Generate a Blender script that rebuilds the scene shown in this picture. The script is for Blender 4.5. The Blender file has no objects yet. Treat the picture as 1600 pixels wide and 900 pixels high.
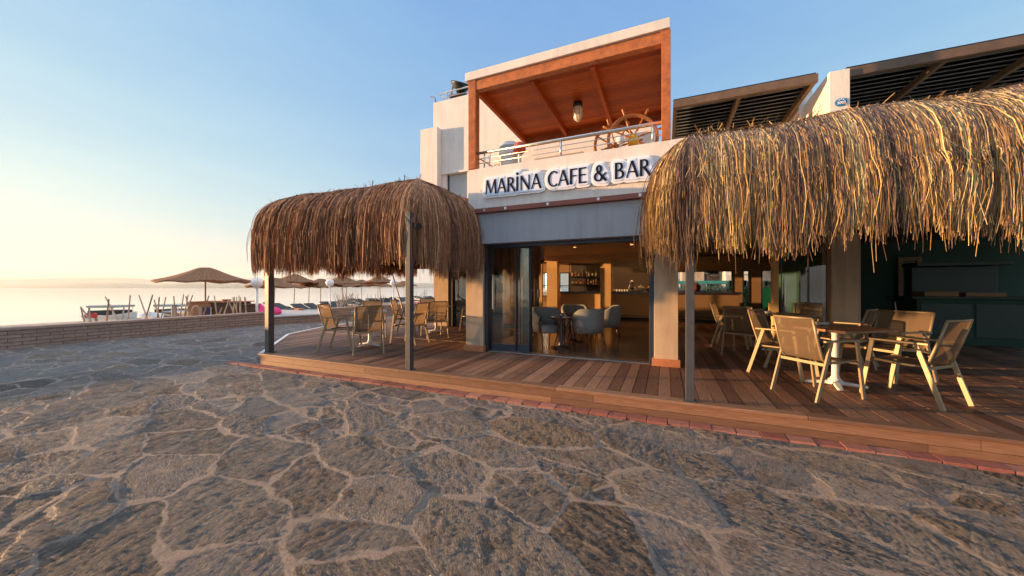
import bpy, bmesh, math, random
from mathutils import Vector, Matrix, noise as mnoise
random.seed(7)
R = math.radians
PI = math.pi
C = bpy.context.scene.collection
sc = bpy.context.scene

# ------------------------------------------------------------------ geometry of the site
# x runs along the cafe front, y into the building, z up; the camera stands at the origin
FPX, CAMH = 555.0, 1.46
YAW = math.atan2(239, 555)
cA, sA = math.cos(YAW), math.sin(YAW)
def w(px, d, z=0.0):
    r = (px-800)/FPX*d
    return (cA*r-sA*d, sA*r+cA*d, z)
def onY(px, py, Y):
    d = Y/(sA*(px-800)/FPX+cA); p = w(px, d)
    return (p[0], Y, CAMH-(py-450)/FPX*d)

# ------------------------------------------------------------------ materials
def newmat(name):
    m = bpy.data.materials.new(name); m.use_nodes = True
    nt = m.node_tree; b = nt.nodes['Principled BSDF']
    return m, nt, b
def N(nt, t, **kw):
    n = nt.nodes.new(t)
    for k, v in kw.items():
        if k in n.inputs: n.inputs[k].default_value = v
        else: setattr(n, k, v)
    return n
def ramp(nt, fac, stops):
    r = nt.nodes.new('ShaderNodeValToRGB'); e = r.color_ramp.elements
    while len(e) < len(stops): e.new(0.5)
    for i, (p, c) in enumerate(stops):
        e[i].position = p; e[i].color = (*c, 1)
    nt.links.new(fac, r.inputs[0]); return r
def mathn(nt, op, a, b=None, c=None):
    n = nt.nodes.new('ShaderNodeMath'); n.operation = op
    for i, v in enumerate((a, b, c)):
        if v is None: continue
        if isinstance(v, (int, float)): n.inputs[i].default_value = v
        else: nt.links.new(v, n.inputs[i])
    return n.outputs[0]
def mixc(nt, fac, a, b, blend='MIX'):
    n = nt.nodes.new('ShaderNodeMix'); n.data_type = 'RGBA'; n.blend_type = blend
    for i, v in ((0, fac), (6, a), (7, b)):
        if isinstance(v, (int, float)): n.inputs[i].default_value = v
        elif isinstance(v, tuple): n.inputs[i].default_value = (*v, 1)
        else: nt.links.new(v, n.inputs[i])
    return n.outputs[2]
def pos(nt, scale=(1,1,1), rot=(0,0,0), obj=True):
    tc = nt.nodes.new('ShaderNodeTexCoord'); mp = nt.nodes.new('ShaderNodeMapping')
    mp.inputs['Scale'].default_value = scale; mp.inputs['Rotation'].default_value = rot
    nt.links.new(tc.outputs['Object'], mp.inputs[0]); return mp.outputs[0]
def noise(nt, vec, scale, detail=4, rough=.55, dist=0):
    n = N(nt, 'ShaderNodeTexNoise', Scale=scale, Detail=detail, Roughness=rough, Distortion=dist)
    nt.links.new(vec, n.inputs['Vector']); return n.outputs[0]
def bump(nt, b, h, strength=.3, dist=.01):
    n = N(nt, 'ShaderNodeBump', Strength=strength, Distance=dist)
    nt.links.new(h, n.inputs['Height']); nt.links.new(n.outputs[0], b.inputs['Normal']); return n
def simple(name, col, rough=.6, metal=0, var=.15, nscale=8, bs=.15, bd=.004, stretch=(1,1,1), spec=.5, bscale=None, coat=0):
    m, nt, b = newmat(name)
    v = pos(nt, stretch); n = noise(nt, v, nscale, 5, .6)
    lo = tuple(c*(1-var) for c in col); hi = tuple(min(1, c*(1+var)) for c in col)
    r = ramp(nt, n, [(.3, lo), (.7, hi)])
    nt.links.new(r.outputs[0], b.inputs['Base Color'])
    b.inputs['Roughness'].default_value = rough; b.inputs['Metallic'].default_value = metal
    b.inputs['Specular IOR Level'].default_value = spec
    b.inputs['Coat Weight'].default_value = coat
    if bs: bump(nt, b, noise(nt, v, bscale or nscale*6, 4, .6), bs, bd)
    return m
M = {}
M['stucco'] = simple('stucco_cream', (.78,.73,.665), .9, var=.05, nscale=2.2, bs=.6, bd=.009, bscale=38)
M['stucco_tan'] = simple('stucco_pillar', (.60,.44,.29), .9, var=.07, nscale=3, bs=.6, bd=.006, bscale=60)
M['stucco_grey'] = simple('stucco_grey', (.36,.38,.41), .9, var=.05, nscale=2, bs=.35, bd=.004, bscale=60)
def stain(name, amt=.14):
    nt = M[name].node_tree; b = nt.nodes['Principled BSDF']; src = b.inputs['Base Color'].links[0].from_socket
    a = noise(nt, pos(nt, (5,5,.45)), 1.6, 6, .65); c = noise(nt, pos(nt), .9, 5, .6)
    k = ramp(nt, mathn(nt, 'ADD', mathn(nt, 'MULTIPLY', a, .6), mathn(nt, 'MULTIPLY', c, .4)), [(.36,(1-amt*1.6,1-amt*1.5,1-amt*1.3)),(.52,(1,1,1)),(.7,(1+amt*.35,)*3)])
    nt.links.new(mixc(nt, 1.0, src, k.outputs[0], 'MULTIPLY'), b.inputs['Base Color'])
stain('stucco', .09); stain('stucco_tan', .16); stain('stucco_grey', .12)
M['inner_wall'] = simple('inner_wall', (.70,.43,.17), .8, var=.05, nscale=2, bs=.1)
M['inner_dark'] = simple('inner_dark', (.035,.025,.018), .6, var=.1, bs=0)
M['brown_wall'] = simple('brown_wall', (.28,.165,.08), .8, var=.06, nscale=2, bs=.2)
M['green_wall'] = simple('green_wall', (.018,.060,.040), .8, var=.15, nscale=1, bs=.1)
M['green_dark'] = simple('green_dark', (.012,.038,.030), .5, var=.1, bs=0)
M['post'] = simple('post_metal', (.085,.085,.09), .45, .3, var=.12, nscale=10, bs=.05, bd=.002)
M['frame_dark'] = simple('frame_aluminium', (.035,.05,.075), .4, .4, var=.1, bs=0)
M['black'] = simple('black', (.012,.012,.014), .4, var=.1, bs=0)
M['chair_metal'] = simple('chair_metal', (.35,.265,.155), .45, .25, var=.06, nscale=20, bs=.04, bd=.001)
M['white'] = simple('white_paint', (.78,.77,.74), .4, var=.04, nscale=10, bs=.05, bd=.001)
M['steel'] = simple('brushed_steel', (.62,.62,.60), .3, .9, var=.05, nscale=30, bs=0)
M['chrome'] = simple('chrome', (.75,.72,.66), .18, 1, var=.05, bs=0)
M['dark_wood'] = simple('dark_wood', (.06,.022,.012), .22, var=.3, nscale=6, stretch=(8,8,1), bs=.05)
M['grey_fab'] = simple('tub_fabric', (.30,.285,.265), .95, var=.09, nscale=14, bs=.4, bd=.003, bscale=220)
M['bar_top'] = simple('bar_top', (.02,.016,.015), .15, var=.2, bs=0)
M['sign_black'] = simple('sign_black', (.010,.012,.028), .7, var=.1, bs=0, spec=.1)
M['sign_white'] = simple('sign_white', (.88,.88,.92), .35, var=.02, bs=0)
M['sign_blue'] = simple('sign_face', (.72,.80,.95), .35, var=.02, bs=0)
M['red'] = simple('red_paint', (.60,.04,.03), .45, var=.15, bs=.05)
M['pink'] = simple('pink_cloth', (.78,.05,.22), .85, var=.12, nscale=5, bs=.6, bd=.03, bscale=6)
M['navy'] = simple('navy_cloth', (.03,.045,.13), .9, var=.2, bs=.3)
M['cushion'] = simple('cushion_dark', (.045,.045,.048), .9, var=.2, bs=.4, bd=.003)
M['blue_sign'] = simple('blue_plaque', (.02,.18,.42), .4, var=.05, bs=0)
M['orange_ball'] = simple('orange_buoy', (.62,.10,.035), .35, var=.15, bs=.1)
M['yellow_ball'] = simple('yellow_buoy', (.92,.50,.03), .4, var=.1, bs=.1)
M['white_ball'] = simple('white_globe', (.86,.84,.82), .35, var=.02, bs=0)
M['concrete'] = simple('concrete', (.42,.41,.40), .9, var=.12, nscale=3, bs=.3, bd=.005)
M['stake'] = simple('weathered_stake', (.36,.30,.23), .9, var=.3, nscale=12, stretch=(1,1,.2), bs=.4)
M['wicker_dark'] = simple('wicker_dark', (.10,.065,.045), .85, var=.35, nscale=40, bs=.8, bd=.01)
M['counter_orange'] = simple('counter_wood', (.45,.19,.09), .7, var=.15, nscale=5, stretch=(1,1,8), bs=.3)
M['boat_grey'] = simple('boat_canvas', (.38,.42,.39), .8, var=.1, bs=.2)
M['copper'] = simple('copper', (.48,.20,.09), .3, .8, var=.2, bs=0)
M['teal'] = simple('teal_canvas', (.02,.26,.22), .8, var=.1, bs=.2)
M['green_board'] = simple('green_board', (.03,.30,.07), .7, var=.1, bs=0)
M['rust_wood'] = simple('wheel_wood', (.50,.18,.045), .38, var=.2, nscale=10, bs=.1)
M['mortar_line'] = simple('base_tile', (.50,.19,.08), .5, var=.2, bs=.1)
M['lamp_glass'] = simple('lamp_glass', (.86,.80,.58), .25, var=.08, bs=0)
M['yellow_lantern'] = simple('yellow_lantern', (.85,.75,.05), .6, var=.05, bs=0)
M['orange_lantern'] = simple('orange_lantern', (.90,.30,.02), .6, var=.05, bs=0)
M['bottle_amber'] = simple('bottle_amber', (.30,.10,.03), .12, var=.2, bs=0)
M['bottle_green'] = simple('bottle_green', (.03,.10,.04), .12, var=.2, bs=0)
M['bottle_clear'] = simple('bottle_clear', (.55,.55,.50), .12, var=.1, bs=0)
M['ceramic'] = simple('ceramic', (.82,.78,.68), .25, var=.04, bs=0)
M['car_paint'] = simple('car_paint', (.12,.16,.20), .25, .3, var=.04, bs=0, coat=.5)
M['car_glass'] = simple('car_glass', (.02,.025,.03), .08, var=.04, bs=0)
M['roof_tile'] = simple('roof_tile', (.42,.14,.07), .8, var=.2, nscale=4, bs=.3)
M['window_dark'] = simple('window_dark', (.05,.06,.07), .15, var=.2, bs=0)
M['bark'] = simple('bark', (.12,.08,.05), .9, var=.3, bs=.5)

def rnd_mat(name, stops, rough=.8, nscale=30, namt=.25, bs=.3, bd=.003, stretch=(1,1,1), spec=.5):
    """per-piece colour (face attribute 'rnd') modulated by fine grain"""
    m, nt, b = newmat(name)
    a = N(nt, 'ShaderNodeAttribute', attribute_name='rnd')
    r = ramp(nt, a.outputs['Fac'], stops)
    v = pos(nt, stretch); n = noise(nt, v, nscale, 5, .65)
    k = ramp(nt, n, [(.25, (1-namt*1.3,)*3), (.75, (1+namt*.6,)*3)])
    c = mixc(nt, 1.0, r.outputs[0], k.outputs[0], 'MULTIPLY')
    nt.links.new(c, b.inputs['Base Color']); b.inputs['Roughness'].default_value = rough
    b.inputs['Specular IOR Level'].default_value = spec
    if bs: bump(nt, b, n, bs, bd)
    return m
M['thatch_brown'] = rnd_mat('thatch_brown', [(0,(.07,.032,.022)),(.25,(.20,.085,.045)),(.6,(.44,.19,.085)),(.86,(.62,.32,.15)),(1,(.78,.50,.26))], .75, 25, .3, 0)
M['thatch_gold'] = rnd_mat('thatch_gold', [(0,(.06,.032,.03)),(.35,(.15,.085,.06)),(.55,(.36,.21,.085)),(.8,(.60,.41,.15)),(1,(.80,.63,.29))], .7, 25, .3, 0)
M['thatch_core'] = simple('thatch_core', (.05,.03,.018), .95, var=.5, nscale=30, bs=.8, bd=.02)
M['deck'] = rnd_mat('deck_boards', [(0,(.15,.07,.042)),(.5,(.27,.135,.08)),(1,(.38,.20,.125))], .62, 9, .45, .35, .004, (14,1,14), .25)
M['deck_edge'] = rnd_mat('deck_edge_wood', [(0,(.20,.10,.055)),(.5,(.28,.14,.075)),(1,(.36,.19,.105))], .55, 7, .35, .3, .004, (1,12,14))
M['red_wood'] = rnd_mat('pergola_wood', [(0,(.38,.12,.042)),(.5,(.48,.16,.055)),(1,(.56,.20,.07))], .4, 5, .35, .12, .003, (2,2,2), .25)
M['ceil_wood'] = rnd_mat('ceiling_boards', [(0,(.36,.065,.008)),(.5,(.50,.10,.013)),(1,(.62,.14,.02))], .5, 5, .45, .1, .003, (1.2,16,8), .15)
M['brown_beam'] = rnd_mat('brown_beam', [(0,(.12,.075,.045)),(1,(.20,.13,.075))], .5, 6, .3, .1, .003)
M['slat'] = rnd_mat('louvre_slat', [(0,(.22,.26,.32)),(1,(.32,.37,.44))], .5, 6, .2, 0)
M['table_wood'] = rnd_mat('table_wood', [(0,(.20,.085,.04)),(1,(.36,.17,.075))], .35, 8, .35, .1, .002, (1.5,14,1))
M['edge_brick'] = rnd_mat('edging_brick', [(0,(.22,.075,.055)),(.5,(.33,.11,.075)),(1,(.42,.19,.13))], .8, 25, .3, .5, .006)
M['foliage'] = rnd_mat('foliage', [(0,(.03,.07,.015)),(.5,(.06,.13,.025)),(1,(.11,.20,.045))], .7, 10, .2, 0)

# woven sling: slightly see-through mesh fabric
m, nt, b = newmat('sling_mesh')
v = pos(nt); n = noise(nt, v, 260, 2, .5)
nt.links.new(ramp(nt, n, [(.3,(.13,.09,.055)),(.7,(.24,.165,.10))]).outputs[0], b.inputs['Base Color'])
b.inputs['Roughness'].default_value = .8
tr = N(nt, 'ShaderNodeBsdfTransparent'); tl = N(nt, 'ShaderNodeBsdfTranslucent'); tl.inputs[0].default_value = (.42,.28,.15,1)
mx = N(nt, 'ShaderNodeMixShader'); mx.inputs[0].default_value = .28
mx2 = N(nt, 'ShaderNodeMixShader'); mx2.inputs[0].default_value = .17
nt.links.new(b.outputs[0], mx.inputs[1]); nt.links.new(tl.outputs[0], mx.inputs[2])
nt.links.new(mx.outputs[0], mx2.inputs[1]); nt.links.new(tr.outputs[0], mx2.inputs[2])
nt.links.new(mx2.outputs[0], nt.nodes['Material Output'].inputs[0]); M['sling'] = m
# thin clear glass
def glassmat(name, tint=(.86,.9,.88), ior=1.6):
    m, nt, b = newmat(name)
    tr = N(nt, 'ShaderNodeBsdfTransparent'); tr.inputs[0].default_value = (*tint, 1)
    gl = N(nt, 'ShaderNodeBsdfGlossy', Roughness=.02); fr = N(nt, 'ShaderNodeFresnel', IOR=ior)
    mx = N(nt, 'ShaderNodeMixShader')
    nt.links.new(fr.outputs[0], mx.inputs[0]); nt.links.new(tr.outputs[0], mx.inputs[1]); nt.links.new(gl.outputs[0], mx.inputs[2])
    nt.links.new(mx.outputs[0], nt.nodes['Material Output'].inputs[0]); return m
M['glass'] = glassmat('thin_glass', ior=1.75)
M['glass_clear'] = glassmat('table_glass', (.93,.93,.93), 1.4)
# brick walls (long thin bricks on vertical faces)
def brickmat(name, c1, c2, mort):
    m, nt, b = newmat(name)
    tc = N(nt, 'ShaderNodeTexCoord'); sp = N(nt, 'ShaderNodeSeparateXYZ'); cb = N(nt, 'ShaderNodeCombineXYZ')
    nt.links.new(tc.outputs['Object'], sp.inputs[0])
    nt.links.new(mathn(nt, 'ADD', sp.outputs[0], sp.outputs[1]), cb.inputs[0]); nt.links.new(sp.outputs[2], cb.inputs[1])
    br = N(nt, 'ShaderNodeTexBrick'); br.inputs['Color1'].default_value = (*c1,1); br.inputs['Color2'].default_value = (*c2,1)
    br.inputs['Mortar'].default_value = (*mort,1); br.inputs['Scale'].default_value = 1.0
    br.inputs['Brick Width'].default_value = .42; br.inputs['Row Height'].default_value = .088
    br.inputs['Mortar Size'].default_value = .008; br.inputs['Mortar Smooth'].default_value = .3
    nt.links.new(cb.outputs[0], br.inputs['Vector'])
    n = noise(nt, pos(nt), 14, 5, .6)
    c = mixc(nt, 1.0, br.outputs[0], ramp(nt, n, [(.25,(.72,)*3),(.75,(1.2,)*3)]).outputs[0], 'MULTIPLY')
    nt.links.new(c, b.inputs['Base Color']); b.inputs['Roughness'].default_value = .85
    h = mathn(nt, 'ADD', mathn(nt, 'MULTIPLY', br.outputs['Fac'], -1.0), mathn(nt, 'MULTIPLY', n, .5))
    bump(nt, b, h, .8, .012); return m
M['brick'] = brickmat('long_brick', (.27,.20,.165), (.34,.26,.21), (.12,.09,.075))

# ------------------------------------------------------------------ mesh builder
class MB:
    def __init__(s): s.v = []; s.f = []; s.r = []; s.c = random.random()
    def piece(s, r=None): s.c = random.random() if r is None else r; return s
    def add(s, vs, fs, r=None):
        o = len(s.v); s.v += [tuple(p) for p in vs]
        c = s.c if r is None else r
        for f in fs: s.f.append(tuple(i+o for i in f)); s.r.append(c)
        return s
    def box(s, x0, x1, y0, y1, z0, z1, r=None):
        s.add([(x0,y0,z0),(x1,y0,z0),(x1,y1,z0),(x0,y1,z0),(x0,y0,z1),(x1,y0,z1),(x1,y1,z1),(x0,y1,z1)],
              [(0,3,2,1),(4,5,6,7),(0,1,5,4),(1,2,6,5),(2,3,7,6),(3,0,4,7)], r); return s
    def bar(s, a, b, wd, ht=None, up=(0,0,1), r=None, taper=1.0):
        """rectangular bar from a to b; wd across, ht along 'up'"""
        ht = wd if ht is None else ht
        a, b = Vector(a), Vector(b); d = (b-a).normalized(); up = Vector(up)
        if abs(d.dot(up)) > .98: up = Vector((0,1,0))
        sd = d.cross(up).normalized(); u = sd.cross(d).normalized(); vs = []
        for p, k in ((a,1.0),(b,taper)):
            for i, j in ((-1,-1),(1,-1),(1,1),(-1,1)): vs.append(p+sd*(i*wd/2*k)+u*(j*ht/2*k))
        s.add(vs, [(0,1,2,3),(7,6,5,4),(0,4,5,1),(1,5,6,2),(2,6,7,3),(3,7,4,0)], r); return s
    def tube(s, pts, rad, n=8, r=None, cap=True):
        pts = [Vector(p) for p in pts]; rads = rad if isinstance(rad, (list, tuple)) else [rad]*len(pts)
        vs = []; prev = None
        for i, p in enumerate(pts):
            d = (pts[min(i+1,len(pts)-1)]-pts[max(i-1,0)]).normalized()
            if prev is None:
                ref = Vector((0,0,1)) if abs(d.z) < .9 else Vector((1,0,0)); u = d.cross(ref).normalized()
            else:
                u = (prev - d*prev.dot(d)).normalized()
            prev = u; q = d.cross(u)
            for k in range(n):
                a = 2*PI*k/n; vs.append(p+(u*math.cos(a)+q*math.sin(a))*rads[i])
        fs = []
        for i in range(len(pts)-1):
            for k in range(n):
                k2 = (k+1) % n; fs.append((i*n+k, i*n+k2, (i+1)*n+k2, (i+1)*n+k))
        if cap: fs.append(tuple(range(n))[::-1]); fs.append(tuple((len(pts)-1)*n+k for k in range(n)))
        s.add(vs, fs, r); return s
    def lathe(s, prof, n=20, c=(0,0,0), r=None, a0=0, a1=2*PI):
        vs = []; fs = []; full = abs(a1-a0-2*PI) < 1e-6; m = n if full else n+1
        for rr, z in prof:
            for k in range(m):
                a = a0+(a1-a0)*k/n; vs.append((c[0]+rr*math.cos(a), c[1]+rr*math.sin(a), c[2]+z))
        for i in range(len(prof)-1):
            for k in range(n):
                k2 = (k+1) % m; fs.append((i*m+k, i*m+k2, (i+1)*m+k2, (i+1)*m+k))
        s.add(vs, fs, r); return s
    def ball(s, c, rad, n=20, sz=1.0, r=None):
        k = n//2; return s.lathe([(max(1e-4, rad*math.sin(PI*i/k)), -rad*sz*math.cos(PI*i/k)) for i in range(k+1)], n, c, r)
    def prism(s, poly, z0, z1, r=None):
        n = len(poly); vs = [(x,y,z0) for x,y in poly]+[(x,y,z1) for x,y in poly]
        fs = [tuple(range(n))[::-1], tuple(range(n,2*n))]+[(i,(i+1)%n,n+(i+1)%n,n+i) for i in range(n)]
        s.add(vs, fs, r); return s
    def loft(s, rings, closed=True, cap=True, r=None):
        n = len(rings[0]); vs = [p for q in rings for p in q]; fs = []
        for i in range(len(rings)-1):
            for k in range(n if closed else n-1):
                k2 = (k+1) % n; fs.append((i*n+k, i*n+k2, (i+1)*n+k2, (i+1)*n+k))
        if cap and closed: fs.append(tuple(range(n))[::-1]); fs.append(tuple((len(rings)-1)*n+k for k in range(n)))
        s.add(vs, fs, r); return s
    def build(s, name, mat, parent=None, smooth=False, bevel=0, world=True):
        off = Vector((0,0,0))
        if parent and world:
            p = parent
            while p: off += p.location; p = p.parent
        me = bpy.data.meshes.new(name)
        me.from_pydata([(x-off.x, y-off.y, z-off.z) for x,y,z in s.v] if off.length else s.v, [], s.f)
        a = me.attributes.new('rnd', 'FLOAT', 'FACE'); a.data.foreach_set('value', s.r)
        me.materials.append(M[mat] if isinstance(mat, str) else mat)
        if smooth: me.polygons.foreach_set('use_smooth', [True]*len(me.polygons))
        me.update()
        o = bpy.data.objects.new(name, me); C.objects.link(o)
        if parent: o.parent = parent
        if bevel:
            bv = o.modifiers.new('bevel', 'BEVEL'); bv.width = bevel; bv.segments = 2; bv.limit_method = 'ANGLE'
        return o
def fixn(o):
    bm = bmesh.new(); bm.from_mesh(o.data); bmesh.ops.recalc_face_normals(bm, faces=bm.faces); bm.to_mesh(o.data); bm.free(); return o
def tag(o, label, cat, group=None):
    o['label'] = label; o['category'] = cat
    if group: o['group'] = group
    return o
def thing(name, label, cat, loc=(0,0,0), rz=0, group=None):
    o = bpy.data.objects.new(name, None); C.objects.link(o); o.empty_display_size = .2
    o.location = loc; o.rotation_euler = (0,0,rz); return tag(o, label, cat, group)
def struct(o, kind='structure'): o['kind'] = kind; return o
def copy_tree(o, loc=None, rz=None, label=None, group=None, rot=None, scale=None, parent=None):
    c = o.copy(); C.objects.link(c)
    if parent: c.parent = parent
    if loc is not None: c.location = loc
    if rz is not None: c.rotation_euler = (0,0,rz)
    if rot is not None: c.rotation_euler = rot
    if scale is not None: c.scale = scale
    if label: c['label'] = label
    if group: c['group'] = group
    for ch in list(o.children): copy_tree(ch, parent=c)
    return c
def face(dx, dy): return math.atan2(dy, dx)-PI/2   # local +y turned to (dx,dy)

# ================================================================== SETTING: ground, sand, sea, hills
def flagstone():
    m, nt, b = newmat('flagstones')
    L = nt.links.new
    base = pos(nt, (1,1,1), (0,0,R(18)))
    wn = N(nt, 'ShaderNodeTexNoise', Scale=1.6, Detail=3); L(base, wn.inputs['Vector'])
    wv = N(nt, 'ShaderNodeVectorMath', operation='MULTIPLY_ADD')
    L(wn.outputs['Color'], wv.inputs[0]); wv.inputs[1].default_value = (.34,.34,0); L(base, wv.inputs[2])
    wn2 = N(nt, 'ShaderNodeTexNoise', Scale=11, Detail=3); L(base, wn2.inputs['Vector'])
    wv2 = N(nt, 'ShaderNodeVectorMath', operation='MULTIPLY_ADD')
    L(wn2.outputs['Color'], wv2.inputs[0]); wv2.inputs[1].default_value = (.065,.065,0); L(wv.outputs[0], wv2.inputs[2])
    mp = N(nt, 'ShaderNodeMapping'); mp.inputs['Scale'].default_value = (.84,1.5,0); L(wv2.outputs[0], mp.inputs[0])
    vd = N(nt, 'ShaderNodeTexVoronoi', feature='DISTANCE_TO_EDGE', Scale=1.5, voronoi_dimensions='2D'); L(mp.outputs[0], vd.inputs['Vector'])
    vc = N(nt, 'ShaderNodeTexVoronoi', feature='F1', Scale=1.5, voronoi_dimensions='2D'); L(mp.outputs[0], vc.inputs['Vector'])
    sep = N(nt, 'ShaderNodeSeparateColor'); L(vc.outputs['Color'], sep.inputs[0])
    vs2 = N(nt, 'ShaderNodeTexVoronoi', feature='DISTANCE_TO_EDGE', Scale=3.1, voronoi_dimensions='2D'); L(mp.outputs[0], vs2.inputs['Vector'])
    vc2 = N(nt, 'ShaderNodeTexVoronoi', feature='F1', Scale=3.1, voronoi_dimensions='2D'); L(mp.outputs[0], vc2.inputs['Vector'])
    sub = mathn(nt, 'LESS_THAN', sep.outputs[2], .2)
    mixcol = mixc(nt, sub, vc.outputs['Color'], vc2.outputs['Color'])
    d2 = mathn(nt, 'ADD', mathn(nt, 'MULTIPLY', vs2.outputs['Distance'], .75), mathn(nt, 'MULTIPLY', mathn(nt, 'SUBTRACT', 1.0, sub), 9.0))
    dist = mathn(nt, 'MINIMUM', vd.outputs['Distance'], d2)
    sep0 = sep; sep = N(nt, 'ShaderNodeSeparateColor'); L(mixcol, sep.inputs[0])
    # joint width differs from place to place
    jw = noise(nt, base, 2.3, 2)
    edge = mathn(nt, 'SUBTRACT', dist, mathn(nt, 'MULTIPLY', mathn(nt, 'POWER', jw, 3.2), .25))
    mr = N(nt, 'ShaderNodeMapRange', interpolation_type='SMOOTHSTEP'); L(edge, mr.inputs[0])
    mr.inputs[1].default_value = -.004; mr.inputs[2].default_value = .012
    stone = mr.outputs[0]
    # cleft, streaky stone faces: grain direction differs per stone
    ang = mathn(nt, 'MULTIPLY', sep.outputs[0], 1.6)
    vr = N(nt, 'ShaderNodeVectorRotate', rotation_type='Z_AXIS'); L(base, vr.inputs['Vector']); L(ang, vr.inputs['Angle'])
    st = N(nt, 'ShaderNodeMapping'); st.inputs['Scale'].default_value = (1.0,3.4,1); L(vr.outputs[0], st.inputs[0])
    g1 = noise(nt, st.outputs[0], 8, 10, .72, .9)
    g2 = noise(nt, st.outputs[0], 34, 8, .75, .5)
    g3 = noise(nt, base, 1.3, 4, .6)
    g4 = noise(nt, base, 60, 4, .7)
    g5 = noise(nt, vr.outputs[0], 3.5, 6, .7)
    c1 = ramp(nt, sep.outputs[1], [(0,(.085,.095,.11)),(.25,(.185,.19,.20)),(.42,(.11,.107,.10)),(.6,(.20,.195,.185)),(.78,(.14,.15,.165)),(.9,(.235,.19,.14)),(1,(.065,.063,.064))])
    c2 = mixc(nt, ramp(nt, g5, [(.50,(0,0,0)),(.66,(.8,.8,.8))]).outputs[0], c1.outputs[0], (.11,.075,.048))
    c3 = mixc(nt, ramp(nt, g1, [(.50,(0,0,0)),(.62,(.8,.8,.8))]).outputs[0], c2, (.24,.205,.165))
    c3b = mixc(nt, ramp(nt, g1, [(.34,(.7,.7,.7)),(.45,(0,0,0))]).outputs[0], c3, (.045,.048,.056))
    c4 = mixc(nt, 1.0, c3b, ramp(nt, g2, [(.40,(.42,.44,.47)),(.5,(1.05,1.05,1.05)),(.60,(2.3,2.1,1.9))]).outputs[0], 'MULTIPLY')
    c4 = mixc(nt, mathn(nt, 'MULTIPLY', sep.outputs[0], .65), c4, c2)
    mo = ramp(nt, g2, [(.38,(.25,.20,.165)),(.62,(.47,.38,.315))])
    mo2 = mixc(nt, ramp(nt, g3, [(.4,(0,0,0)),(.65,(.6,.6,.6))]).outputs[0], mo.outputs[0], (.24,.22,.20))
    smear = mathn(nt, 'MULTIPLY', stone, ramp(nt, mathn(nt,'MULTIPLY',noise(nt, base, 6, 6, .75),1.0), [(.36,(.35,)*3),(.50,(1,)*3)]).outputs[0])
    col = mixc(nt, smear, mo2, c4)
    L(col, b.inputs['Base Color'])
    b.inputs['Roughness'].default_value = .62; b.inputs['Specular IOR Level'].default_value = .5
    # relief
    h = mathn(nt, 'MULTIPLY', mathn(nt, 'MULTIPLY', stone, sep.outputs[2]), .020)
    h = mathn(nt, 'ADD', h, mathn(nt, 'MULTIPLY', stone, mathn(nt, 'ADD', .017, mathn(nt, 'MULTIPLY', mathn(nt, 'SUBTRACT', g1, .5), mathn(nt, 'ADD', .012, mathn(nt, 'MULTIPLY', sep.outputs[1], .050))))))
    h = mathn(nt, 'ADD', h, mathn(nt, 'MULTIPLY', mathn(nt, 'SUBTRACT', 1.0, stone), .026))
    h = mathn(nt, 'ADD', h, mathn(nt, 'MULTIPLY', g3, .045))
    h = mathn(nt, 'ADD', h, mathn(nt, 'MULTIPLY', g2, .010))
    hd = mathn(nt, 'SUBTRACT', h, .066)
    dp = N(nt, 'ShaderNodeDisplacement'); dp.inputs['Midlevel'].default_value = 0; dp.inputs['Scale'].default_value = 1
    L(hd, dp.inputs['Height']); L(dp.outputs[0], nt.nodes['Material Output'].inputs['Displacement'])
    hb = mathn(nt, 'ADD', mathn(nt, 'MULTIPLY', g2, .045), mathn(nt, 'MULTIPLY', g4, .010))
    bump(nt, b, hb, .9, 1.0)
    m.displacement_method = 'BOTH'
    return m
M['flag'] = flagstone()
def grid_lines(segs):
    out = []
    for a, b, st in segs:
        n = max(1, int(round((b-a)/st))); out += [a+(b-a)*i/n for i in range(n)]
    return out+[segs[-1][1]]
xs = grid_lines([(-14.3,-9,.06),(-9,4.6,.0165),(4.6,7,.1),(7,20,1)])
ys = grid_lines([(-12,-1,1),(-1,.35,.06),(.35,4.6,.0165),(4.6,8,.06),(8,13,.12),(13,40,1)])
mb = MB(); nx, ny = len(xs), len(ys)
mb.v = [(x,y,.03) for y in ys for x in xs]
mb.f = [(j*nx+i, j*nx+i+1, (j+1)*nx+i+1, (j+1)*nx+i) for j in range(ny-1) for i in range(nx-1)
        if not (ys[j] > 4.7 and xs[i] > -6.5) and not (ys[j] > 11 and xs[i] > -8.5)]
mb.r = [0]*len(mb.f)
pav = struct(mb.build('stone_paving', 'flag', smooth=True))

m, nt, b = newmat('sand')
v = pos(nt); n = noise(nt, v, .6, 8, .65); n2 = noise(nt, v, 18, 5, .7)
nt.links.new(mixc(nt, n2, ramp(nt, n, [(.3,(.34,.27,.20)),(.7,(.48,.40,.30))]).outputs[0], (.40,.33,.25)), b.inputs['Base Color'])
b.inputs['Roughness'].default_value = .95; bump(nt, b, n2, .7, .05); M['sand'] = m
shore = [(-26,-30),(-27,9),(-31,20),(-34,32),(-33,48),(-28,70),(-22,100),(-12,160),(40,260),(400,300)]
mb = MB()
rings = []
for k, (dx, z) in enumerate([(0,-.8),(2.5,-.32),(6,-.08)]): rings.append([(x+dx, y-(dx if y > 60 else 0), z) for x, y in shore])
mb.loft(rings, closed=False, cap=False)
mb.add([rings[2][i] for i in range(len(shore))]+[(400,-30,-.08)], [tuple(range(len(shore)+1))])
struct(fixn(mb.build('ground', 'sand')))

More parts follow.
